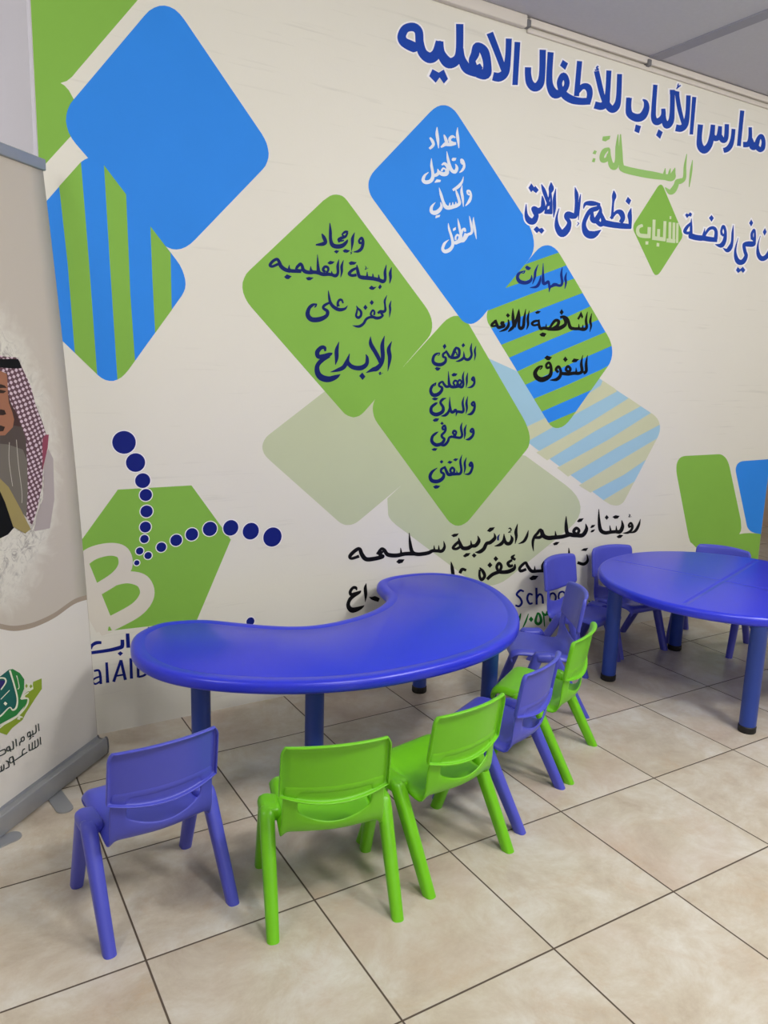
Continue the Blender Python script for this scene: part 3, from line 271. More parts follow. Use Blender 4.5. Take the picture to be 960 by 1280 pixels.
TILE = 0.45
def floor_material():
    m, nt, b = new_mat('floor_tiles')
    N = nt.nodes.new; L = nt.links.new
    tc = N('ShaderNodeTexCoord'); sx = N('ShaderNodeSeparateXYZ'); L(tc.outputs['Object'], sx.inputs[0])
    def math_(op, a, bb=None):
        n = N('ShaderNodeMath'); n.operation = op
        for k, v in ((0, a), (1, bb)):
            if v is None: continue
            if isinstance(v, (int, float)): n.inputs[k].default_value = v
            else: L(v, n.inputs[k])
        return n.outputs[0]
    cells, dist = [], []
    for ax in ('X', 'Y'):
        s = math_('DIVIDE', sx.outputs[ax], TILE)
        cells.append(math_('FLOOR', s))
        fr = math_('FRACT', s)
        dist.append(math_('MINIMUM', fr, math_('SUBTRACT', 1.0, fr)))
    edge = math_('MULTIPLY', math_('MINIMUM', dist[0], dist[1]), TILE)
    grout = N('ShaderNodeMapRange'); grout.inputs['From Min'].default_value = 0.0019; grout.inputs['From Max'].default_value = 0.0031
    L(edge, grout.inputs['Value'])
    cmb = N('ShaderNodeCombineXYZ'); L(cells[0], cmb.inputs[0]); L(cells[1], cmb.inputs[1])
    wn = N('ShaderNodeTexWhiteNoise'); wn.noise_dimensions = '2D'; L(cmb.outputs[0], wn.inputs['Vector'])
    # each tile shifts the cloudy pattern
    add = N('ShaderNodeVectorMath'); add.operation = 'MULTIPLY_ADD'
    L(wn.outputs['Color'], add.inputs[0]); add.inputs[1].default_value = (7, 7, 7); L(tc.outputs['Object'], add.inputs[2])
    n1 = N('ShaderNodeTexNoise'); n1.inputs['Scale'].default_value = 4.6; n1.inputs['Detail'].default_value = 10; n1.inputs['Roughness'].default_value = 0.72; n1.inputs['Distortion'].default_value = 0.35
    L(add.outputs[0], n1.inputs['Vector'])
    r1 = N('ShaderNodeValToRGB'); e = r1.color_ramp.elements
    e[0].position = 0.30; e[0].color = lin(174, 160, 140)
    e[1].position = 0.66; e[1].color = lin(210, 206, 196)
    k = r1.color_ramp.elements.new(0.48); k.color = lin(194, 184, 166)
    L(n1.outputs['Fac'], r1.inputs['Fac'])
    n2 = N('ShaderNodeTexNoise'); n2.inputs['Scale'].default_value = 6.5; n2.inputs['Detail'].default_value = 10; n2.inputs['Roughness'].default_value = 0.78; n2.inputs['Distortion'].default_value = 0.6
    ad2 = N('ShaderNodeVectorMath'); ad2.operation = 'ADD'; L(add.outputs[0], ad2.inputs[0]); ad2.inputs[1].default_value = (3.1, 8.2, 1.7)
    L(ad2.outputs[0], n2.inputs['Vector'])
    r2 = N('ShaderNodeMapRange'); r2.inputs['From Min'].default_value = 0.52; r2.inputs['From Max'].default_value = 0.75; r2.inputs['To Max'].default_value = 0.55
    L(n2.outputs['Fac'], r2.inputs['Value'])
    mx = N('ShaderNodeMix'); mx.data_type = 'RGBA'; L(r2.outputs[0], mx.inputs['Factor']); L(r1.outputs['Color'], mx.inputs['A']); mx.inputs['B'].default_value = lin(184, 156, 122)
    n3 = N('ShaderNodeTexNoise'); n3.inputs['Scale'].default_value = 2.1; n3.inputs['Detail'].default_value = 4
    L(ad2.outputs[0], n3.inputs['Vector'])
    r3 = N('ShaderNodeMapRange'); r3.inputs['From Min'].default_value = 0.5; r3.inputs['From Max'].default_value = 0.8; r3.inputs['To Max'].default_value = 0.5
    L(n3.outputs['Fac'], r3.inputs['Value'])
    mp = N('ShaderNodeMix'); mp.data_type = 'RGBA'; L(r3.outputs[0], mp.inputs['Factor']); L(mx.outputs['Result'], mp.inputs['A']); mp.inputs['B'].default_value = lin(190, 164, 150)
    mg = N('ShaderNodeMix'); mg.data_type = 'RGBA'; L(grout.outputs[0], mg.inputs['Factor']); mg.inputs['A'].default_value = lin(84, 72, 60); L(mp.outputs['Result'], mg.inputs['B'])
    L(mg.outputs['Result'], b.inputs['Base Color'])
    rr = N('ShaderNodeMapRange'); rr.inputs['To Min'].default_value = 0.8; rr.inputs['To Max'].default_value = 0.34; L(grout.outputs[0], rr.inputs['Value'])
    L(rr.outputs[0], b.inputs['Roughness'])
    bp = N('ShaderNodeBump'); bp.inputs['Strength'].default_value = 0.5; bp.inputs['Distance'].default_value = 0.002
    L(grout.outputs[0], bp.inputs['Height']); L(bp.outputs['Normal'], b.inputs['Normal'])
    b.inputs['Specular IOR Level'].default_value = 0.4
    return m

def scarf_material():
    """red and white houndstooth-like check print"""
    m, nt, b = new_mat('scarf_print'); N = nt.nodes.new; L = nt.links.new
    tc = N('ShaderNodeTexCoord')
    mp = N('ShaderNodeMapping'); mp.inputs['Rotation'].default_value = (0, 0.5, 0); mp.inputs['Scale'].default_value = (92, 92, 120)
    L(tc.outputs['Object'], mp.inputs['Vector'])
    nz = N('ShaderNodeTexNoise'); nz.inputs['Scale'].default_value = 9; L(tc.outputs['Object'], nz.inputs['Vector'])
    vm = N('ShaderNodeVectorMath'); vm.operation = 'MULTIPLY_ADD'; L(nz.outputs['Color'], vm.inputs[0]); vm.inputs[1].default_value = (3, 3, 3); L(mp.outputs['Vector'], vm.inputs[2])
    sp = N('ShaderNodeSeparateXYZ'); L(vm.outputs[0], sp.inputs[0])
    def wave(s):
        n = N('ShaderNodeMath'); n.operation = 'SINE'; ml = N('ShaderNodeMath'); ml.operation = 'MULTIPLY'; ml.inputs[1].default_value = 2.6
        L(s, ml.inputs[0]); L(ml.outputs[0], n.inputs[0]); return n.outputs[0]
    mu = N('ShaderNodeMath'); mu.operation = 'MULTIPLY'; L(wave(sp.outputs['X']), mu.inputs[0]); L(wave(sp.outputs['Z']), mu.inputs[1])
    r = N('ShaderNodeValToRGB'); r.color_ramp.elements[0].position = 0.0; r.color_ramp.elements[0].color = lin(96, 62, 74)
    r.color_ramp.elements[1].position = 0.35; r.color_ramp.elements[1].color = lin(214, 194, 204)
    L(mu.outputs[0], r.inputs['Fac']); L(r.outputs['Color'], b.inputs['Base Color']); b.inputs['Roughness'].default_value = 0.7
    return m

def cloth_material():
    """beige banner print with a pale smoky patch and grey wisps around the portrait"""
    m, nt, b = new_mat('banner_cloth'); N = nt.nodes.new; L = nt.links.new
    tc = N('ShaderNodeTexCoord')
    def mth(op, a, bb=None):
        n = N('ShaderNodeMath'); n.operation = op
        for k, v in ((0, a), (1, bb)):
            if v is None: continue
            if isinstance(v, (int, float)): n.inputs[k].default_value = v
            else: L(v, n.inputs[k])
        return n.outputs[0]
    mp = N('ShaderNodeMapping'); mp.inputs['Location'].default_value = (-0.425 / 0.335, 0, -1.13 / 0.47); mp.inputs['Scale'].default_value = (1 / 0.335, 0, 1 / 0.47)
    L(tc.outputs['Object'], mp.inputs['Vector'])
    ln = N('ShaderNodeVectorMath'); ln.operation = 'LENGTH'; L(mp.outputs['Vector'], ln.inputs[0])
    n1 = N('ShaderNodeTexNoise'); n1.inputs['Scale'].default_value = 9; n1.inputs['Detail'].default_value = 8; n1.inputs['Roughness'].default_value = 0.65; n1.inputs['Distortion'].default_value = 1.5
    L(tc.outputs['Object'], n1.inputs['Vector'])
    d = mth('ADD', ln.outputs['Value'], mth('MULTIPLY', mth('SUBTRACT', n1.outputs['Fac'], 0.5), 0.55))
    pale = N('ShaderNodeMapRange'); pale.interpolation_type = 'SMOOTHSTEP'; L(d, pale.inputs['Value'])
    pale.inputs['From Min'].default_value = 0.80; pale.inputs['From Max'].default_value = 1.12; pale.inputs['To Min'].default_value = 0.9; pale.inputs['To Max'].default_value = 0.0
    mx = N('ShaderNodeMix'); mx.data_type = 'RGBA'; L(pale.outputs[0], mx.inputs['Factor'])
    mx.inputs['A'].default_value = lin(198, 190, 178); mx.inputs['B'].default_value = lin(222, 219, 208)
    n2 = N('ShaderNodeTexNoise'); n2.inputs['Scale'].default_value = 22; n2.inputs['Detail'].default_value = 9; n2.inputs['Roughness'].default_value = 0.75; n2.inputs['Distortion'].default_value = 2.5
    L(tc.outputs['Object'], n2.inputs['Vector'])
    wisp = N('ShaderNodeMapRange'); L(n2.outputs['Fac'], wisp.inputs['Value']); wisp.inputs['From Min'].default_value = 0.48; wisp.inputs['From Max'].default_value = 0.62
    band = mth('SUBTRACT', 1.0, mth('MINIMUM', mth('MULTIPLY', mth('ABSOLUTE', mth('SUBTRACT', d, 0.72)), 4.2), 1.0))
    m2 = N('ShaderNodeMix'); m2.data_type = 'RGBA'; L(mth('MULTIPLY', mth('MULTIPLY', wisp.outputs[0], band), 0.8), m2.inputs['Factor'])
    L(mx.outputs['Result'], m2.inputs['A']); m2.inputs['B'].default_value = lin(128, 122, 118)
    L(m2.outputs['Result'], b.inputs['Base Color']); b.inputs['Roughness'].default_value = 0.6; b.inputs['Specular IOR Level'].default_value = 0.25
    return m

CREAM = lin(226, 224, 214)
PAINT = {
 'green': (132, 184, 76), 'blue': (46, 138, 238), 'pale_green': (193, 202, 168), 'pale_blue': (160, 200, 220), 'pale_yellow': (204, 208, 174),
 'title': (24, 68, 170), 'navy': (6, 28, 100), 'navy2': (14, 30, 122), 'black': (6, 6, 12), 'white': (226, 232, 244), 'green_text': (150, 196, 112),
 'lozenge_text': (206, 220, 180), 'striped_text': (12, 40, 128), 'green_num': (22, 118, 48), 'halo': (240, 240, 244), 'wall_cream': (219, 214, 203),
 # banner print
 'smoke': (216, 212, 200), 'maroon': (146, 72, 92), 'greyscarf': (176, 166, 164), 'shade': (74, 52, 50), 'collar': (84, 74, 70), 'robe': (112, 106, 98), 'skin': (158, 108, 84),
 'dark': (52, 38, 34), 'gold': (156, 142, 92), 'olive': (138, 162, 50), 'midgreen': (48, 130, 66), 'teal': (34, 98, 92), 'purple': (50, 44, 112),
 'banner_white': (224, 228, 208), 'ink': (44, 56, 56), 'seam': (190, 184, 172), 'beige': (198, 190, 178), 'taupe': (166, 152, 136), 'field': (222, 218, 212)}
_pm = {}
def paint(k):
    if k == 'scarf':
        if k not in _pm: _pm[k] = scarf_material()
        return _pm[k]
    if k not in _pm:
        _pm[k] = plain('paint_' + k, lin(*PAINT[k]), rough=0.6, spec=0.18, mottle=0.04, scale=5)
    return _pm[k]

M_WALL = wall_material('cream_wall', CREAM)
M_LILAC = plain('lilac_wall', lin(206, 205, 216), 0.7, mottle=0.02, scale=2)
M_CEIL = plain('grey_ceiling', lin(196, 196, 203), 0.8, mottle=0.05, scale=60, bump=0.2)
M_STRIP = plain('ceiling_strip', lin(150, 150, 162), 0.6)
M_TRUNK = plain('white_trunking', lin(214, 208, 200), 0.5)
M_CORR = plain('beige_corridor', lin(190, 164, 142), 0.6)
M_DARK = plain('dark_wood', lin(64, 34, 26), 0.5)
M_FLOOR = floor_material()
M_TABLE = plain('blue_table_plastic', lin(44, 54, 214), 0.30, mottle=0.03, scale=4, bump=0.03)
def round_top_material():
    m = M_TABLE.copy(); m.name = 'blue_round_top'; nt = m.node_tree; N = nt.nodes.new; L = nt.links.new; b = nt.nodes['Principled BSDF']
    tc = N('ShaderNodeTexCoord'); sp = N('ShaderNodeSeparateXYZ')
    mp = N('ShaderNodeMapping'); mp.inputs['Rotation'].default_value = (0, 0, -math.radians(19)); mp.inputs['Location'].default_value = (0.03, 0.0, 0)
    L(tc.outputs['Object'], mp.inputs['Vector']); L(mp.outputs['Vector'], sp.inputs[0])
    def mth(op, a, bb=None):
        n = N('ShaderNodeMath'); n.operation = op
        for k, v in ((0, a), (1, bb)):
            if v is None: continue
            if isinstance(v, (int, float)): n.inputs[k].default_value = v
            else: L(v, n.inputs[k])
        return n.outputs[0]
    d = mth('MINIMUM', mth('ABSOLUTE', sp.outputs['X']), mth('ABSOLUTE', sp.outputs['Y']))
    mr = N('ShaderNodeMapRange'); mr.interpolation_type = 'SMOOTHSTEP'; L(d, mr.inputs['Value']); mr.inputs['From Max'].default_value = 0.016
    rad = N('ShaderNodeVectorMath'); rad.operation = 'LENGTH'; cx = N('ShaderNodeCombineXYZ')       # the channels stop short of the rim
    s0 = N('ShaderNodeSeparateXYZ'); L(tc.outputs['Object'], s0.inputs[0]); L(s0.outputs['X'], cx.inputs[0]); L(s0.outputs['Y'], cx.inputs[1]); L(cx.outputs[0], rad.inputs[0])
    rm = N('ShaderNodeMapRange'); rm.interpolation_type = 'SMOOTHSTEP'; L(rad.outputs['Value'], rm.inputs['Value']); rm.inputs['From Min'].default_value = 0.50; rm.inputs['From Max'].default_value = 0.54
    hh = mth('MAXIMUM', mr.outputs[0], rm.outputs[0])
    bp = N('ShaderNodeBump'); bp.inputs['Strength'].default_value = 0.8; bp.inputs['Distance'].default_value = 0.004
    L(hh, bp.inputs['Height']); L(bp.outputs['Normal'], b.inputs['Normal'])
    return m
M_ROUND = round_top_material()
M_LEG = plain('blue_leg_tube', lin(34, 66, 160), 0.4)
M_BLUE = plain('blue_chair_plastic', lin(76, 82, 196), 0.36, mottle=0.03, scale=8)
M_GREEN = plain('green_chair_plastic', lin(112, 196, 22), 0.34, mottle=0.03, scale=8)
M_RUBBER = plain('black_rubber', lin(20, 20, 24), 0.6)
M_ALU = plain('grey_aluminium', lin(168, 170, 174), 0.42, metal=0.55, mottle=0.05, scale=20)
M_ALUD = plain('grey_end_cap', lin(110, 110, 114), 0.5)

# ---------------------------------------------------------------- room
WY, CZ = 1.2426, 2.946
WX0, WX1 = 0.017, 4.212
def slab(name, b, mat, label=None):
    bm = bmesh.new(); box(bm, *b)
    return struct(from_bm(name, bm, mat), label)
floor = slab('floor', (-4.2, 7.2, -6.2, 4.6, -0.1, 0.0), M_FLOOR, 'cream and beige mottled stone floor tiles')
ceiling = slab('ceiling', (-4.2, 7.2, -6.2, 4.6, CZ, CZ + 0.1), M_CEIL, 'grey ceiling')
wall = slab('wall_back', (WX0, WX1, WY, WY + 0.16, 0, CZ), M_WALL, 'cream wall with painted diamonds and lettering')
slab('wall_left', (0.005, WX0 - 0.0005, WY + 0.002, 4.4, 0, CZ), M_LILAC, 'pale lilac return wall at the left end')
slab('wall_far', (WX1 - 2.2, 7.1, 2.75, 2.85, 0, CZ), M_CORR, 'beige brown wall beyond the wall end')
slab('wall_west', (-4.2, -4.1, -6.2, 4.6, 0, CZ), M_WALL)
slab('wall_east', (7.1, 7.2, -6.2, 4.6, 0, CZ), M_WALL)
slab('wall_front', (-4.2, 7.2, -6.2, -6.1, 0, CZ), M_WALL)
slab('wall_north', (-4.2, 0.0, 4.4, 4.5, 0, CZ), M_WALL)
bm = bmesh.new(); box(bm, 4.9, 7.0, 2.70, 2.75, 0.62, 2.1, 0.01)
struct(from_bm('window_1', bm, M_DARK), 'dark wooden opening beyond the wall end')
bm = bmesh.new(); box(bm, 2.80, 2.87, -6.1, WY, CZ - 0.008, CZ + 0.02)
struct(from_bm('trim_1', bm, M_STRIP), 'grey joint strip across the ceiling')
bm = bmesh.new(); box(bm, 2.04, WX1, WY - 0.022, WY, CZ - 0.034, CZ - 0.004, 0.004); box(bm, 2.04, WX1, WY - 0.012, WY, CZ - 0.060, CZ - 0.040, 0.004)
struct(from_bm('trim_2', bm, M_TRUNK, angle=40), 'white cable trunking along the wall top')
bm = bmesh.new(); box(bm, WX0, 2.02, WY - 0.030, WY, CZ - 0.050, CZ - 0.001, 0.006)
struct(from_bm('trim_3', bm, M_TRUNK, angle=40), 'thicker white trunking at the left of the wall top')
for k, x in enumerate((2.03, 2.80)):
    bm = bmesh.new(); box(bm, x - 0.012, x + 0.012, WY - 0.030, WY, CZ - 0.046, CZ - 0.016, 0.004)
    o = struct(from_bm('trim_%d' % (4 + k), bm, M_ALUD, angle=40), 'small grey clip on the trunking')

# ---------------------------------------------------------------- painted artwork on the wall
def half_plane(poly, axis, lim, keep_greater):
    out = []
    for i in range(len(poly)):
        p, q = poly[i - 1], poly[i]
        a = (p[axis] - lim) * (1 if keep_greater else -1); b = (q[axis] - lim) * (1 if keep_greater else -1)
        if (a < 0) != (b < 0):
            t = a / (a - b); out.append(tuple(u + (v - u) * t for u, v in zip(p, q)))
        if b >= 0: out.append(q)
    return out
def to_wall(poly):
    for a in ((0, WX0 * 1000 + 1, True), (0, WX1 * 1000 - 1, False), (1, 2, True), (1, CZ * 1000 - 62, False)):
        if poly: poly = half_plane(poly, *a)
    return poly

def ribbon(pts, grow=0.0):
    """a brush stroke: centre line with a width at every point -> quads"""
    P = catmull(pts, False, 6)
    if grow:
        d = Vector((P[0][0] - P[1][0], P[0][1] - P[1][1])); e = Vector((P[-1][0] - P[-2][0], P[-1][1] - P[-2][1]))
        if d.length > 0: d.normalize(); P[0] = (P[0][0] + d.x * grow, P[0][1] + d.y * grow, P[0][2])
        if e.length > 0: e.normalize(); P[-1] = (P[-1][0] + e.x * grow, P[-1][1] + e.y * grow, P[-1][2])
    L, R = [], []
    for i, (x, y, w) in enumerate(P):
        a = P[max(i - 1, 0)]; b = P[min(i + 1, len(P) - 1)]
        t = Vector((b[0] - a[0], b[1] - a[1]))
        t = t.normalized() if t.length > 1e-9 else Vector((1, 0))
        h = max(w, 0.5) * 0.5 + grow
        L.append((x - t.y * h, y + t.x * h)); R.append((x + t.y * h, y - t.x * h))
    quads = [(L[i], L[i + 1], R[i + 1], R[i]) for i in range(len(P) - 1)]
    for i in range(2, len(P) - 2, 3):                          # round the joints of tight bends
        x, y, w = P[i]; h = max(w, 0.5) * 0.5 + grow
        quads.append([(x + h * math.cos(k * math.pi / 7), y + h * math.sin(k * math.pi / 7)) for k in range(14)])
    return quads

def letter_polys(parts, grow=0.0):
    polys = []
    for (a, b, c, d), txt in parts:
        det = a * d - b * c
        inv = lambda x, z: ((d * x - b * z) / det, (-c * x + a * z) / det)
        fwd = lambda p: (a * p[0] + b * p[1], c * p[0] + d * p[1])
        for ln in txt.split('\n'):
            k, rest = ln.split(' ', 1)
            pts = nums(rest)
            if k == 's':
                polys += [[fwd(p) for p in q] for q in ribbon([inv(x, z) + (w,) for x, z, w in pts], grow)]
            else:
                q = [inv(x, z) for x, z in pts]
                if grow:
                    cx = sum(p[0] for p in q) / len(q); cy = sum(p[1] for p in q) / len(q)
                    r = sum(math.hypot(p[0] - cx, p[1] - cy) for p in q) / len(q)
                    q = [(cx + (p[0] - cx) * (1 + 1.25 * grow / r), cy + (p[1] - cy) * (1 + 1.25 * grow / r)) for p in q]
                polys.append([fwd(p) for p in q])
    return polys

def merge_polys(polys):
    """one flat, non-overlapping set of faces covering all the outlines (mm)"""
    V, E, F = [], [], []
    for poly in polys:
        q = []
        for p in poly:
            if not q or math.hypot(p[0] - q[-1][0], p[1] - q[-1][1]) > 0.05: q.append(p)
        if len(q) > 2 and math.hypot(q[0][0] - q[-1][0], q[0][1] - q[-1][1]) < 0.05: q.pop()
        if len(q) < 3: continue
        area2 = sum(a[0] * b[1] - b[0] * a[1] for a, b in zip(q, q[1:] + q[:1]))
        if abs(area2) < 0.5: continue
        if area2 < 0: q = q[::-1]
        n = len(V); V += [Vector((p[0], p[1])) for p in q]; F.append(list(range(n, n + len(q))))
    if not F: return [], []
    r = delaunay_2d_cdt(V, E, F, 0, 0.02)
    T = [f for f in r[2] if len(f) == 3]
    XY = np.array([(v.x, v.y) for v in r[0]]); C = XY[np.array(T)].mean(axis=1)
    hit = np.zeros(len(T), bool)
    for f in F:                                                # keep the triangles lying inside at least one outline
        Q = np.array([(V[i].x, V[i].y) for i in f])
        lo, hi = Q.min(0), Q.max(0)
        idx = np.nonzero(~hit & (C[:, 0] >= lo[0]) & (C[:, 0] <= hi[0]) & (C[:, 1] >= lo[1]) & (C[:, 1] <= hi[1]))[0]
        if not len(idx): continue
        x, z = C[idx, 0], C[idx, 1]; ins = np.zeros(len(idx), bool)
        for a, b in zip(Q, np.roll(Q, -1, axis=0)):
            if a[1] == b[1]: continue
            ins ^= ((a[1] > z) != (b[1] > z)) & (x < (b[0] - a[0]) * (z - a[1]) / (b[1] - a[1]) + a[0])
        hit[idx[ins]] = True
    return r[0], [f for f, h in zip(T, hit) if h]

def wall_art(name, label, polys, mat, layer):
    y = WY - 0.00012 * layer
    V, F = merge_polys([to_wall(list(p)) for p in polys])
    me = bpy.data.meshes.new(name)
    me.from_pydata([(v.x / 1000, y, v.y / 1000) for v in V], [], [list(f) for f in F])
    o = link(name, me, mat, wall); o['label'] = label
    return o

for i, (name, label, col, layer, pts) in enumerate(SHAPES):
    wall_art(name, label, [nums(pts)], paint(col), layer)
for i, col, polys in STRIPES:
    wall_art('diamond_stripes', {5: 'green upright stripes of the left blue diamond', 9: 'green slanting stripes of the right blue diamond', 2: 'pale yellow stripes of the pale blue diamond'}[i],
             [nums(q) for q in polys], paint(col), SHAPES[i][3] + 0.5)
dots = nums(DOTS)
rnd = lambda x, z, r: [(x + r * math.cos(2 * math.pi * k / 32), z + r * math.sin(2 * math.pi * k / 32)) for k in range(32)]
wall_art('dot_edging', 'light edging of the dark blue dots', [rnd(x, z, r + 3.5) for x, z, r in dots], paint('halo'), 6)
wall_art('dotted_mark', 'two curved trails of dark blue dots', [rnd(x, z, r) for x, z, r in dots], paint('navy2'), 7)
for label, col, halo, layer, parts in LETTERS:
    if halo: wall_art('lettering_edge', 'light edge of ' + label, letter_polys(parts, halo), paint('halo'), layer - 1)
    wall_art('lettering', label, letter_polys(parts), paint(col), layer)

# ---------------------------------------------------------------- tables
def offset_ring(P, d):
    """move a closed outline inwards by d"""
    out = []; n = len(P)
    for i in range(n):
        a, b = P[i - 1], P[(i + 1) % n]
        t = Vector((b[0] - a[0], b[1] - a[1])); t.normalize()
        out.append((P[i][0] - t.y * d, P[i][1] + t.x * d))
    return out

def slab_top(name, P, z1, thick, mat, parent, r=0.016, groove=None):
    """a moulded top with rounded rim; P counter-clockwise"""
    bm = bmesh.new(); rings = []
    def ring(d, z): rings.append([(x, y, z) for x, y in offset_ring(P, d)])
    ring(0.05, z1 - thick + 0.012); ring(0.02, z1 - thick + 0.002); ring(0.012, z1 - thick); ring(0.004, z1 - thick + 0.004); ring(0, z1 - thick + 0.012)
    for k in range(0, 7):
        a = k / 6 * math.pi / 2
        ring(r * (1 - math.cos(a)), z1 - r + r * math.sin(a))
    if groove:
        ring(groove, z1); ring(groove + 0.003, z1 - 0.0016); ring(groove + 0.008, z1 - 0.0016); ring(groove + 0.012, z1)
    loft(bm, rings)
    return from_bm(name, bm, mat, parent, angle=50)

def table_leg(parent, x, y, z1, r=0.031):
    bm = bmesh.new()
    loft(bm, [circle(r * 0.97, 0.028), circle(r, 0.034), circle(r, z1 - 0.03), circle(r * 1.12, z1 - 0.025), circle(r * 1.12, z1)])
    leg = from_bm('leg', bm, M_LEG, parent, angle=40); leg.location = (x, y, 0)
    bm = bmesh.new()
    loft(bm, [circle(r * 0.98, 0.0), circle(r * 1.06, 0.004), circle(r * 1.06, 0.026), circle(r * 0.95, 0.03)])
    cap = from_bm('foot_cap', bm, M_RUBBER, leg, angle=40); cap['label'] = 'black rubber foot cap'
    return leg

TZ = 0.50
KID = [(0.162, 0.80), (0.205, 0.925), (0.300, 1.000), (0.390, 1.000), (0.478, 0.965), (0.560, 0.893), (0.640, 0.822), (0.735, 0.762), (0.823, 0.742), (0.920, 0.750), (1.015, 0.776),
       (1.105, 0.820), (1.180, 0.880), (1.226, 0.945), (1.243, 1.015), (1.265, 1.090), (1.310, 1.150), (1.375, 1.183), (1.450, 1.192), (1.540, 1.184), (1.625, 1.150), (1.690, 1.080),
       (1.722, 0.980), (1.718, 0.860), (1.680, 0.720), (1.610, 0.575), (1.510, 0.440), (1.390, 0.335), (1.240, 0.262), (1.070, 0.222), (0.890, 0.212), (0.720, 0.228),
       (0.550, 0.280), (0.400, 0.360), (0.280, 0.455), (0.200, 0.560), (0.160, 0.680)]
kt = tag(empty('kidney_table', (0.9, 0.6, 0)), 'low kidney-shaped blue plastic table on round blue legs', 'table')
kp = [(x - 0.9, y - 0.6) for x, y in catmull(KID, True, 5)]
if sum(p[0] * q[1] - q[0] * p[1] for p, q in zip(kp, kp[1:] + kp[:1])) < 0: kp = kp[::-1]
slab_top('tabletop', kp, TZ, 0.042, M_TABLE, kt, r=0.018, groove=0.040)
for x, y in ((0.338, 0.620), (0.660, 0.445), (1.458, 1.018), (1.450, 0.526)):
    table_leg(kt, x - 0.9, y - 0.6, TZ - 0.034)

RT = (2.775, 0.478); RR = 0.567
rt = tag(empty('round_table', (RT[0], RT[1], 0)), 'low round blue plastic table with crossing channels moulded in its top', 'table')
slab_top('tabletop', [(RR * math.cos(2 * math.pi * k / 120), RR * math.sin(2 * math.pi * k / 120)) for k in range(120)], TZ, 0.042, M_ROUND, rt, r=0.016)
for x, y in ((2.335, 0.725), (2.445, 0.075), (2.962, 0.853), (3.20, 0.22)):
    table_leg(rt, x - RT[0], y - RT[1], TZ - 0.034, 0.033)

# ---------------------------------------------------------------- chairs (local frame: +y is forward, the back is at -y)
def seat_mesh():
    rows = [(.141, .232, .122), (.153, .246, .128), (.151, .263, .131), (.125, .275, .134), (.080, .273, .135), (.030, .265, .135), (-.030, .256, .135), (-.080, .247, .135),
            (-.112, .250, .136), (-.130, .266, .136), (-.137, .292, .135), (-.140, .330, .134), (-.143, .372, .133), (-.147, .394, .131)]
    nx = 28; hx = 0.72
    bm = bmesh.new(); V = []
    for i, (y, z, hw) in enumerate(rows):
        r = []
        for k in range(nx + 1):
            t = -1 + 2 * k / nx
            yy, zz = y, z
            e = max(0.0, (abs(t) - 0.84) / 0.16)
            if i <= 8: zz -= 0.020 * e * e
            b = min(1, max(0, (i - 6) / 4))
            yy += 0.026 * t * t * b
            if i in (9, 10, 11):
                lift = 0.046 * min(1, (t / hx) ** 2)
                zz += {9: -0.004 + lift * 0.2, 10: -0.004 + lift * 0.7, 11: -0.002 + lift * 0.35}[i]
            if i == 12: zz -= 0.004
            if 3 <= i <= 7: zz -= 0.006 * (1 - t * t)
            r.append(bm.verts.new((t * hw, yy, zz)))
        V.append(r)
    for i in range(len(rows) - 1):
        for k in range(nx):
            t = -1 + 2 * (k + .5) / nx
            if i in (10, 11) and abs(t) < hx: continue
            bm.faces.new((V[i][k], V[i][k + 1], V[i + 1][k + 1], V[i + 1][k]))
    return bm

def back_mesh():
    nx, nz = 22, 10
    bm = bmesh.new(); V = []
    def pt(t, s, push):
        zb = 0.343 + 0.020 * t * t; zt = 0.511 - 0.007 * t * t
        z = zb + (zt - zb) * s
        hw = 0.142 - 0.002 * s
        c = max(abs(t) - 0.9, 0) / 0.1
        if s > 0.9: hw -= 0.010 * ((s - 0.9) / 0.1) * c
        return (t * hw, -0.141 - (z - 0.363) * 0.15 + 0.030 * t * t - push, z)
    ts = [-1 - 1e-9] + [-1 + 2 * k / nx for k in range(nx + 1)] + [1 + 1e-9]
    ss = [-1] + [k / nz for k in range(nz + 1)] + [2]
    for s in ss:
        r = []
        for j, t in enumerate(ts):
            side = j in (0, len(ts) - 1); edge = s < 0 or s > 1
            r.append(bm.verts.new(pt(max(-1, min(1, t)), max(0, min(1, s)), 0.017 if (side or edge) else 0.0)))
        V.append(r)
    for i in range(len(ss) - 1):
        for k in range(len(ts) - 1): bm.faces.new((V[i][k], V[i][k + 1], V[i + 1][k + 1], V[i + 1][k]))
    return bm

def rrect(cx, cy, z, a, b, n=4, rad=0.45):
    """rounded rectangle ring, half sizes a (x) and b (y)"""
    r = min(a, b) * rad * 2 * 0.9; r = min(r, a, b); P = []
    for q, (sx, sy) in enumerate(((1, 1), (-1, 1), (-1, -1), (1, -1))):
        for k in range(n + 1):
            t = (q + k / n) * math.pi / 2
            P.append((cx + sx * (a - r) + r * math.cos(t), cy + sy * (b - r) + r * math.sin(t), z))
    return P

def leg_mesh(sx, sy):
    bm = bmesh.new(); rings = []
    zs = [(0.0, 1), (0.004, 1.04), (0.07, 1), (0.14, 1), (0.20, 1), (0.245, 1), (0.256, 0.98), (0.266, 0.90), (0.272, 0.72), (0.275, 0.45)]
    for z, k in zs:
        f = min(1, z / 0.27)
        x = sx * ((0.164 if sy < 0 else 0.157) - 0.004 * f); y = (-0.170 + 0.152 * f) if sy < 0 else (0.134 - 0.096 * f)
        a = (0.0160 + 0.0040 * f) * (k if z > 0.25 else 1); b = (0.0190 + 0.0045 * f) * (k if z > 0.25 else 1)
        rings.append(rrect(x, y, z, a, b))
    loft(bm, rings)
    return bm

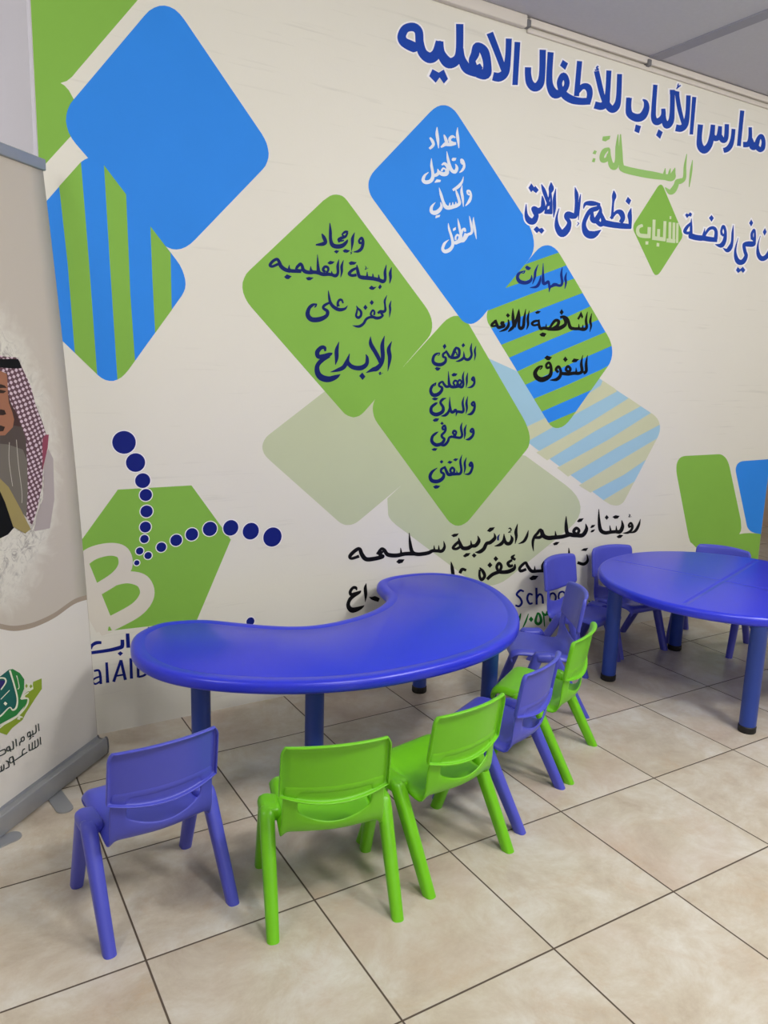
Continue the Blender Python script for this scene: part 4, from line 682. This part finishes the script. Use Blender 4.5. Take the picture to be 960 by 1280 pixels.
def rib_mesh(sx):
    """bracket joining the top of the legs to the side of the seat"""
    bm = bmesh.new(); box(bm, min(sx * .122, sx * .177), max(sx * .122, sx * .177), -0.034, 0.056, 0.236, 0.2755, 0.015)
    return bm

def shell_mods(o, th, offset=0.0, sub=1):
    m = o.modifiers.new('thickness', 'SOLIDIFY'); m.thickness = th; m.offset = offset
    s = o.modifiers.new('smooth', 'SUBSURF'); s.levels = sub; s.render_levels = sub

def make_chair(label, mat, group):
    t = empty('child_chair'); tag(t, label, 'chair', group)
    o = from_bm('seat', seat_mesh(), mat, t, smooth=True); shell_mods(o, 0.007)
    o = from_bm('backrest', back_mesh(), mat, t, smooth=True); shell_mods(o, 0.007)
    for sx in (-1, 1):
        for sy in (-1, 1): from_bm('leg', leg_mesh(sx, sy), mat, t, angle=60)
        from_bm('side_bracket', rib_mesh(sx), mat, t, angle=60)
    return t

def copy_thing(o):
    c = o.copy(); COL.objects.link(c)
    for ch in o.children:
        d = ch.copy(); COL.objects.link(d); d.parent = c
    return c

G1 = 'blue and green chairs along the kidney table'; G2 = 'blue chairs around the round table'
CHAIRS = [  # colour, x, y, turn in degrees, label, group
 ('blue', 0.073, 0.250, 6.0, 'blue child chair nearest the standing banner, back to the viewer', G1),
 ('green', 0.496, 0.040, -14.6, 'green child chair beside the lone blue chair, seen squarely from behind', G1),
 ('green', 0.869, 0.062, 9.5, 'bright green child chair between a green chair and a blue chair at the kidney table', G1),
 ('blue', 1.232, 0.200, 24.7, 'blue child chair between two green chairs at the kidney table', G1),
 ('green', 1.560, 0.353, 30.2, 'green child chair between two blue chairs near the kidney table end', G1),
 ('blue', 1.875, 0.708, 60.0, 'blue child chair facing the rounded end of the kidney table', G1),
 ('blue', 2.370, 0.965, -165.0, 'blue child chair against the wall, turned towards the round table from its left side', G2),
 ('blue', 2.758, 1.016, 177.5, 'blue child chair against the wall, behind the far left rim of the round table', G2),
 ('blue', 3.196, 0.836, 110.0, 'blue child chair behind the round table in front of the green wall block', G2),
]
protos = {}
for colr, x, y, deg, label, grp in CHAIRS:
    if colr in protos: o = copy_thing(protos[colr])
    else: o = protos[colr] = make_chair(label, M_BLUE if colr == 'blue' else M_GREEN, grp)
    o['label'] = label; o['group'] = grp
    o.location = (x, y, 0); o.rotation_euler = (0, 0, math.radians(deg))

# ---------------------------------------------------------------- roll-up banner
BO = Vector((0.107, 1.09, 0)); BD = Vector((-0.713, -0.702, 0)).normalized(); BN = Vector((BD.y, -BD.x, 0))
if BN.y < 0: BN = -BN
BW, BH = 0.85, 2.036
ang = math.atan2(BD.y, BD.x)
ban = tag(empty('rollup_banner', BO, ang), 'tall roll-up banner with a printed portrait and green map emblem', 'banner')
# local frame of the banner: x along its width, z up, y = +-normal
SGN = 1.0 if (Matrix.Rotation(ang, 3, 'Z') @ Vector((0, 1, 0))).dot(BN) > 0 else -1.0     # sign of the direction away from the viewer
def lean(h): return 0.010 + 0.023 * h + 0.0165 * h * h
def on_cloth(u, h, front=0.0): return (u, SGN * (lean(h) - front), h)

def cloth_art(name, label, polys, mat, layer, parent):
    bm = bmesh.new(); cut = []
    for poly in polys:
        for a in ((0, 3, True), (0, BW * 1000 - 3, False), (1, 62, True), (1, 2020, False)):
            if poly: poly = half_plane(list(poly), *a)
        cut.append(poly)
    V, F = merge_polys(cut)
    bv = [bm.verts.new((v.x / 1000, 0, v.y / 1000)) for v in V]
    for f in F:
        try: bm.faces.new([bv[i] for i in f])
        except ValueError: pass
    zs = [v.co.z for v in bm.verts]
    if zs and max(zs) - min(zs) > 0.05:
        z = math.ceil(min(zs) / 0.04) * 0.04
        while z < max(zs):
            bmesh.ops.bisect_plane(bm, geom=bm.verts[:] + bm.edges[:] + bm.faces[:], plane_co=(0, 0, z), plane_no=(0, 0, 1), dist=1e-6); z += 0.04
    for v in bm.verts: v.co = Vector(on_cloth(v.co.x, v.co.z, 0.0006 + 0.0004 * layer))
    me = bpy.data.meshes.new(name); bm.to_mesh(me); bm.free()
    o = link(name, me, mat, parent); o['label'] = label
    return o

bm = bmesh.new(); NU, NH = 12, 50
F = [[bm.verts.new(on_cloth(BW * i / NU, 0.05 + (BH - 0.055) * j / NH)) for i in range(NU + 1)] for j in range(NH + 1)]
K = [[bm.verts.new(on_cloth(BW * i / NU, 0.05 + (BH - 0.055) * j / NH, -0.0012)) for i in range(NU + 1)] for j in range(NH + 1)]
for j in range(NH):
    for i in range(NU):
        bm.faces.new((F[j][i], F[j][i + 1], F[j + 1][i + 1], F[j + 1][i])); bm.faces.new((K[j][i], K[j + 1][i], K[j + 1][i + 1], K[j][i + 1]))
for j in range(NH):
    for i in (0, NU): bm.faces.new((F[j][i], F[j + 1][i], K[j + 1][i], K[j][i]))
for i in range(NU):
    for j in (0, NH): bm.faces.new((F[j][i], F[j][i + 1], K[j][i + 1], K[j][i]))
cloth = from_bm('cloth', bm, cloth_material(), ban, smooth=True); cloth['label'] = 'beige printed banner cloth'
wave = nums(WAVE)
wave = [(-5, wave[0][1])] + catmull([w for w in wave], False, 5)
xe = wave[-1][0]
left = [(2 * 425 - x, z) for x, z in wave[::-1]]
left = [q for q in left if q[0] > xe + 5]
W2 = wave + left
cloth_art('white_field', 'white lower field of the banner print', [W2 + [(W2[-1][0], 40), (W2[0][0], 40)]], paint('field'), 0.2, cloth)
cloth_art('taupe_band', 'taupe wave band across the banner print', [[a, b, (b[0], b[1] + 17), (a[0], a[1] + 17)] for a, b in zip(W2, W2[1:])], paint('taupe'), 0.6, cloth)
for name, label, col, layer, pts, mir in PRINT:
    P = nums(pts)
    polys = [P]
    if mir: polys.append([(850 - x, z) for x, z in P][::-1])
    P0 = [p for p in polys[0]]
    if mir and max(x for x, z in P0) > 424:                     # reaches the middle of the print: one piece
        cloth_art(name, label, polys, paint(col), layer, cloth)
    else:
        for q in polys: cloth_art(name, label, [q], paint(col), layer, cloth)
for label, col, halo, layer, parts in PRINT_LETTERS:
    cloth_art('lettering', label, letter_polys(parts), paint(col), layer, cloth)
# top bar, base cassette, swivel feet, pole
bm = bmesh.new(); y0 = SGN * lean(BH)
box(bm, -0.006, BW + 0.006, y0 - 0.011, y0 + 0.011, BH - 0.022, BH + 0.014, 0.004)
from_bm('top_bar', bm, M_ALU, ban, angle=40)['label'] = 'grey aluminium top bar'
bm = bmesh.new()
prof = [(-0.026, 0.004), (0.026, 0.004), (0.030, 0.008), (0.033, 0.030), (0.031, 0.058), (0.027, 0.067), (0.021, 0.068), (0.014, 0.060), (0.004, 0.058), (-0.006, 0.060), (-0.010, 0.068), (-0.024, 0.066), (-0.031, 0.052), (-0.031, 0.012)]
loft(bm, [[(x, -SGN * y, z) for y, z in prof] for x in (0.004, BW - 0.004)])
base = from_bm('base_cassette', bm, M_ALU, ban, angle=35); base['label'] = 'grey aluminium base cassette'
for x in (0.004, BW - 0.004):
    bm = bmesh.new(); s = -1 if x < 0.1 else 1
    loft(bm, [[(x + s * w, -SGN * y * k, 0.043 + (z - 0.043) * k) for y, z in prof] for w, k in ((0.0, 1.03), (0.007, 1.03), (0.009, 0.97))])
    from_bm('end_cap', bm, M_ALUD, base, angle=35)['label'] = 'dark grey end cap of the cassette'
for x, turn in ((0.272, math.radians(36)), (0.644, math.radians(-65))):
    bm = bmesh.new(); P = []
    w, l0, l1 = 0.026, -0.02, 0.158
    P = [(-w, l0), (w, l0)] + [(w * math.cos(t), l1 - w + w * math.sin(t)) for t in [math.pi * k / 12 for k in range(13)]]
    loft(bm, [[(x + u * math.cos(turn) + v * math.sin(turn), -SGN * (v * math.cos(turn) - u * math.sin(turn)), z) for u, v in P] for z in (0.0, 0.0045)])
    from_bm('foot', bm, M_ALU, ban, angle=40)['label'] = 'flat grey swivel foot'
bm = bmesh.new()
loft(bm, [[(BW / 2 + 0.009 * math.cos(a), SGN * (lean(h) + 0.014) + 0.009 * math.sin(a), h) for a in [2 * math.pi * k / 12 for k in range(12)]] for h in [0.07 + (BH - 0.08) * j / 12 for j in range(13)]])
from_bm('pole', bm, M_ALU, ban, smooth=True)
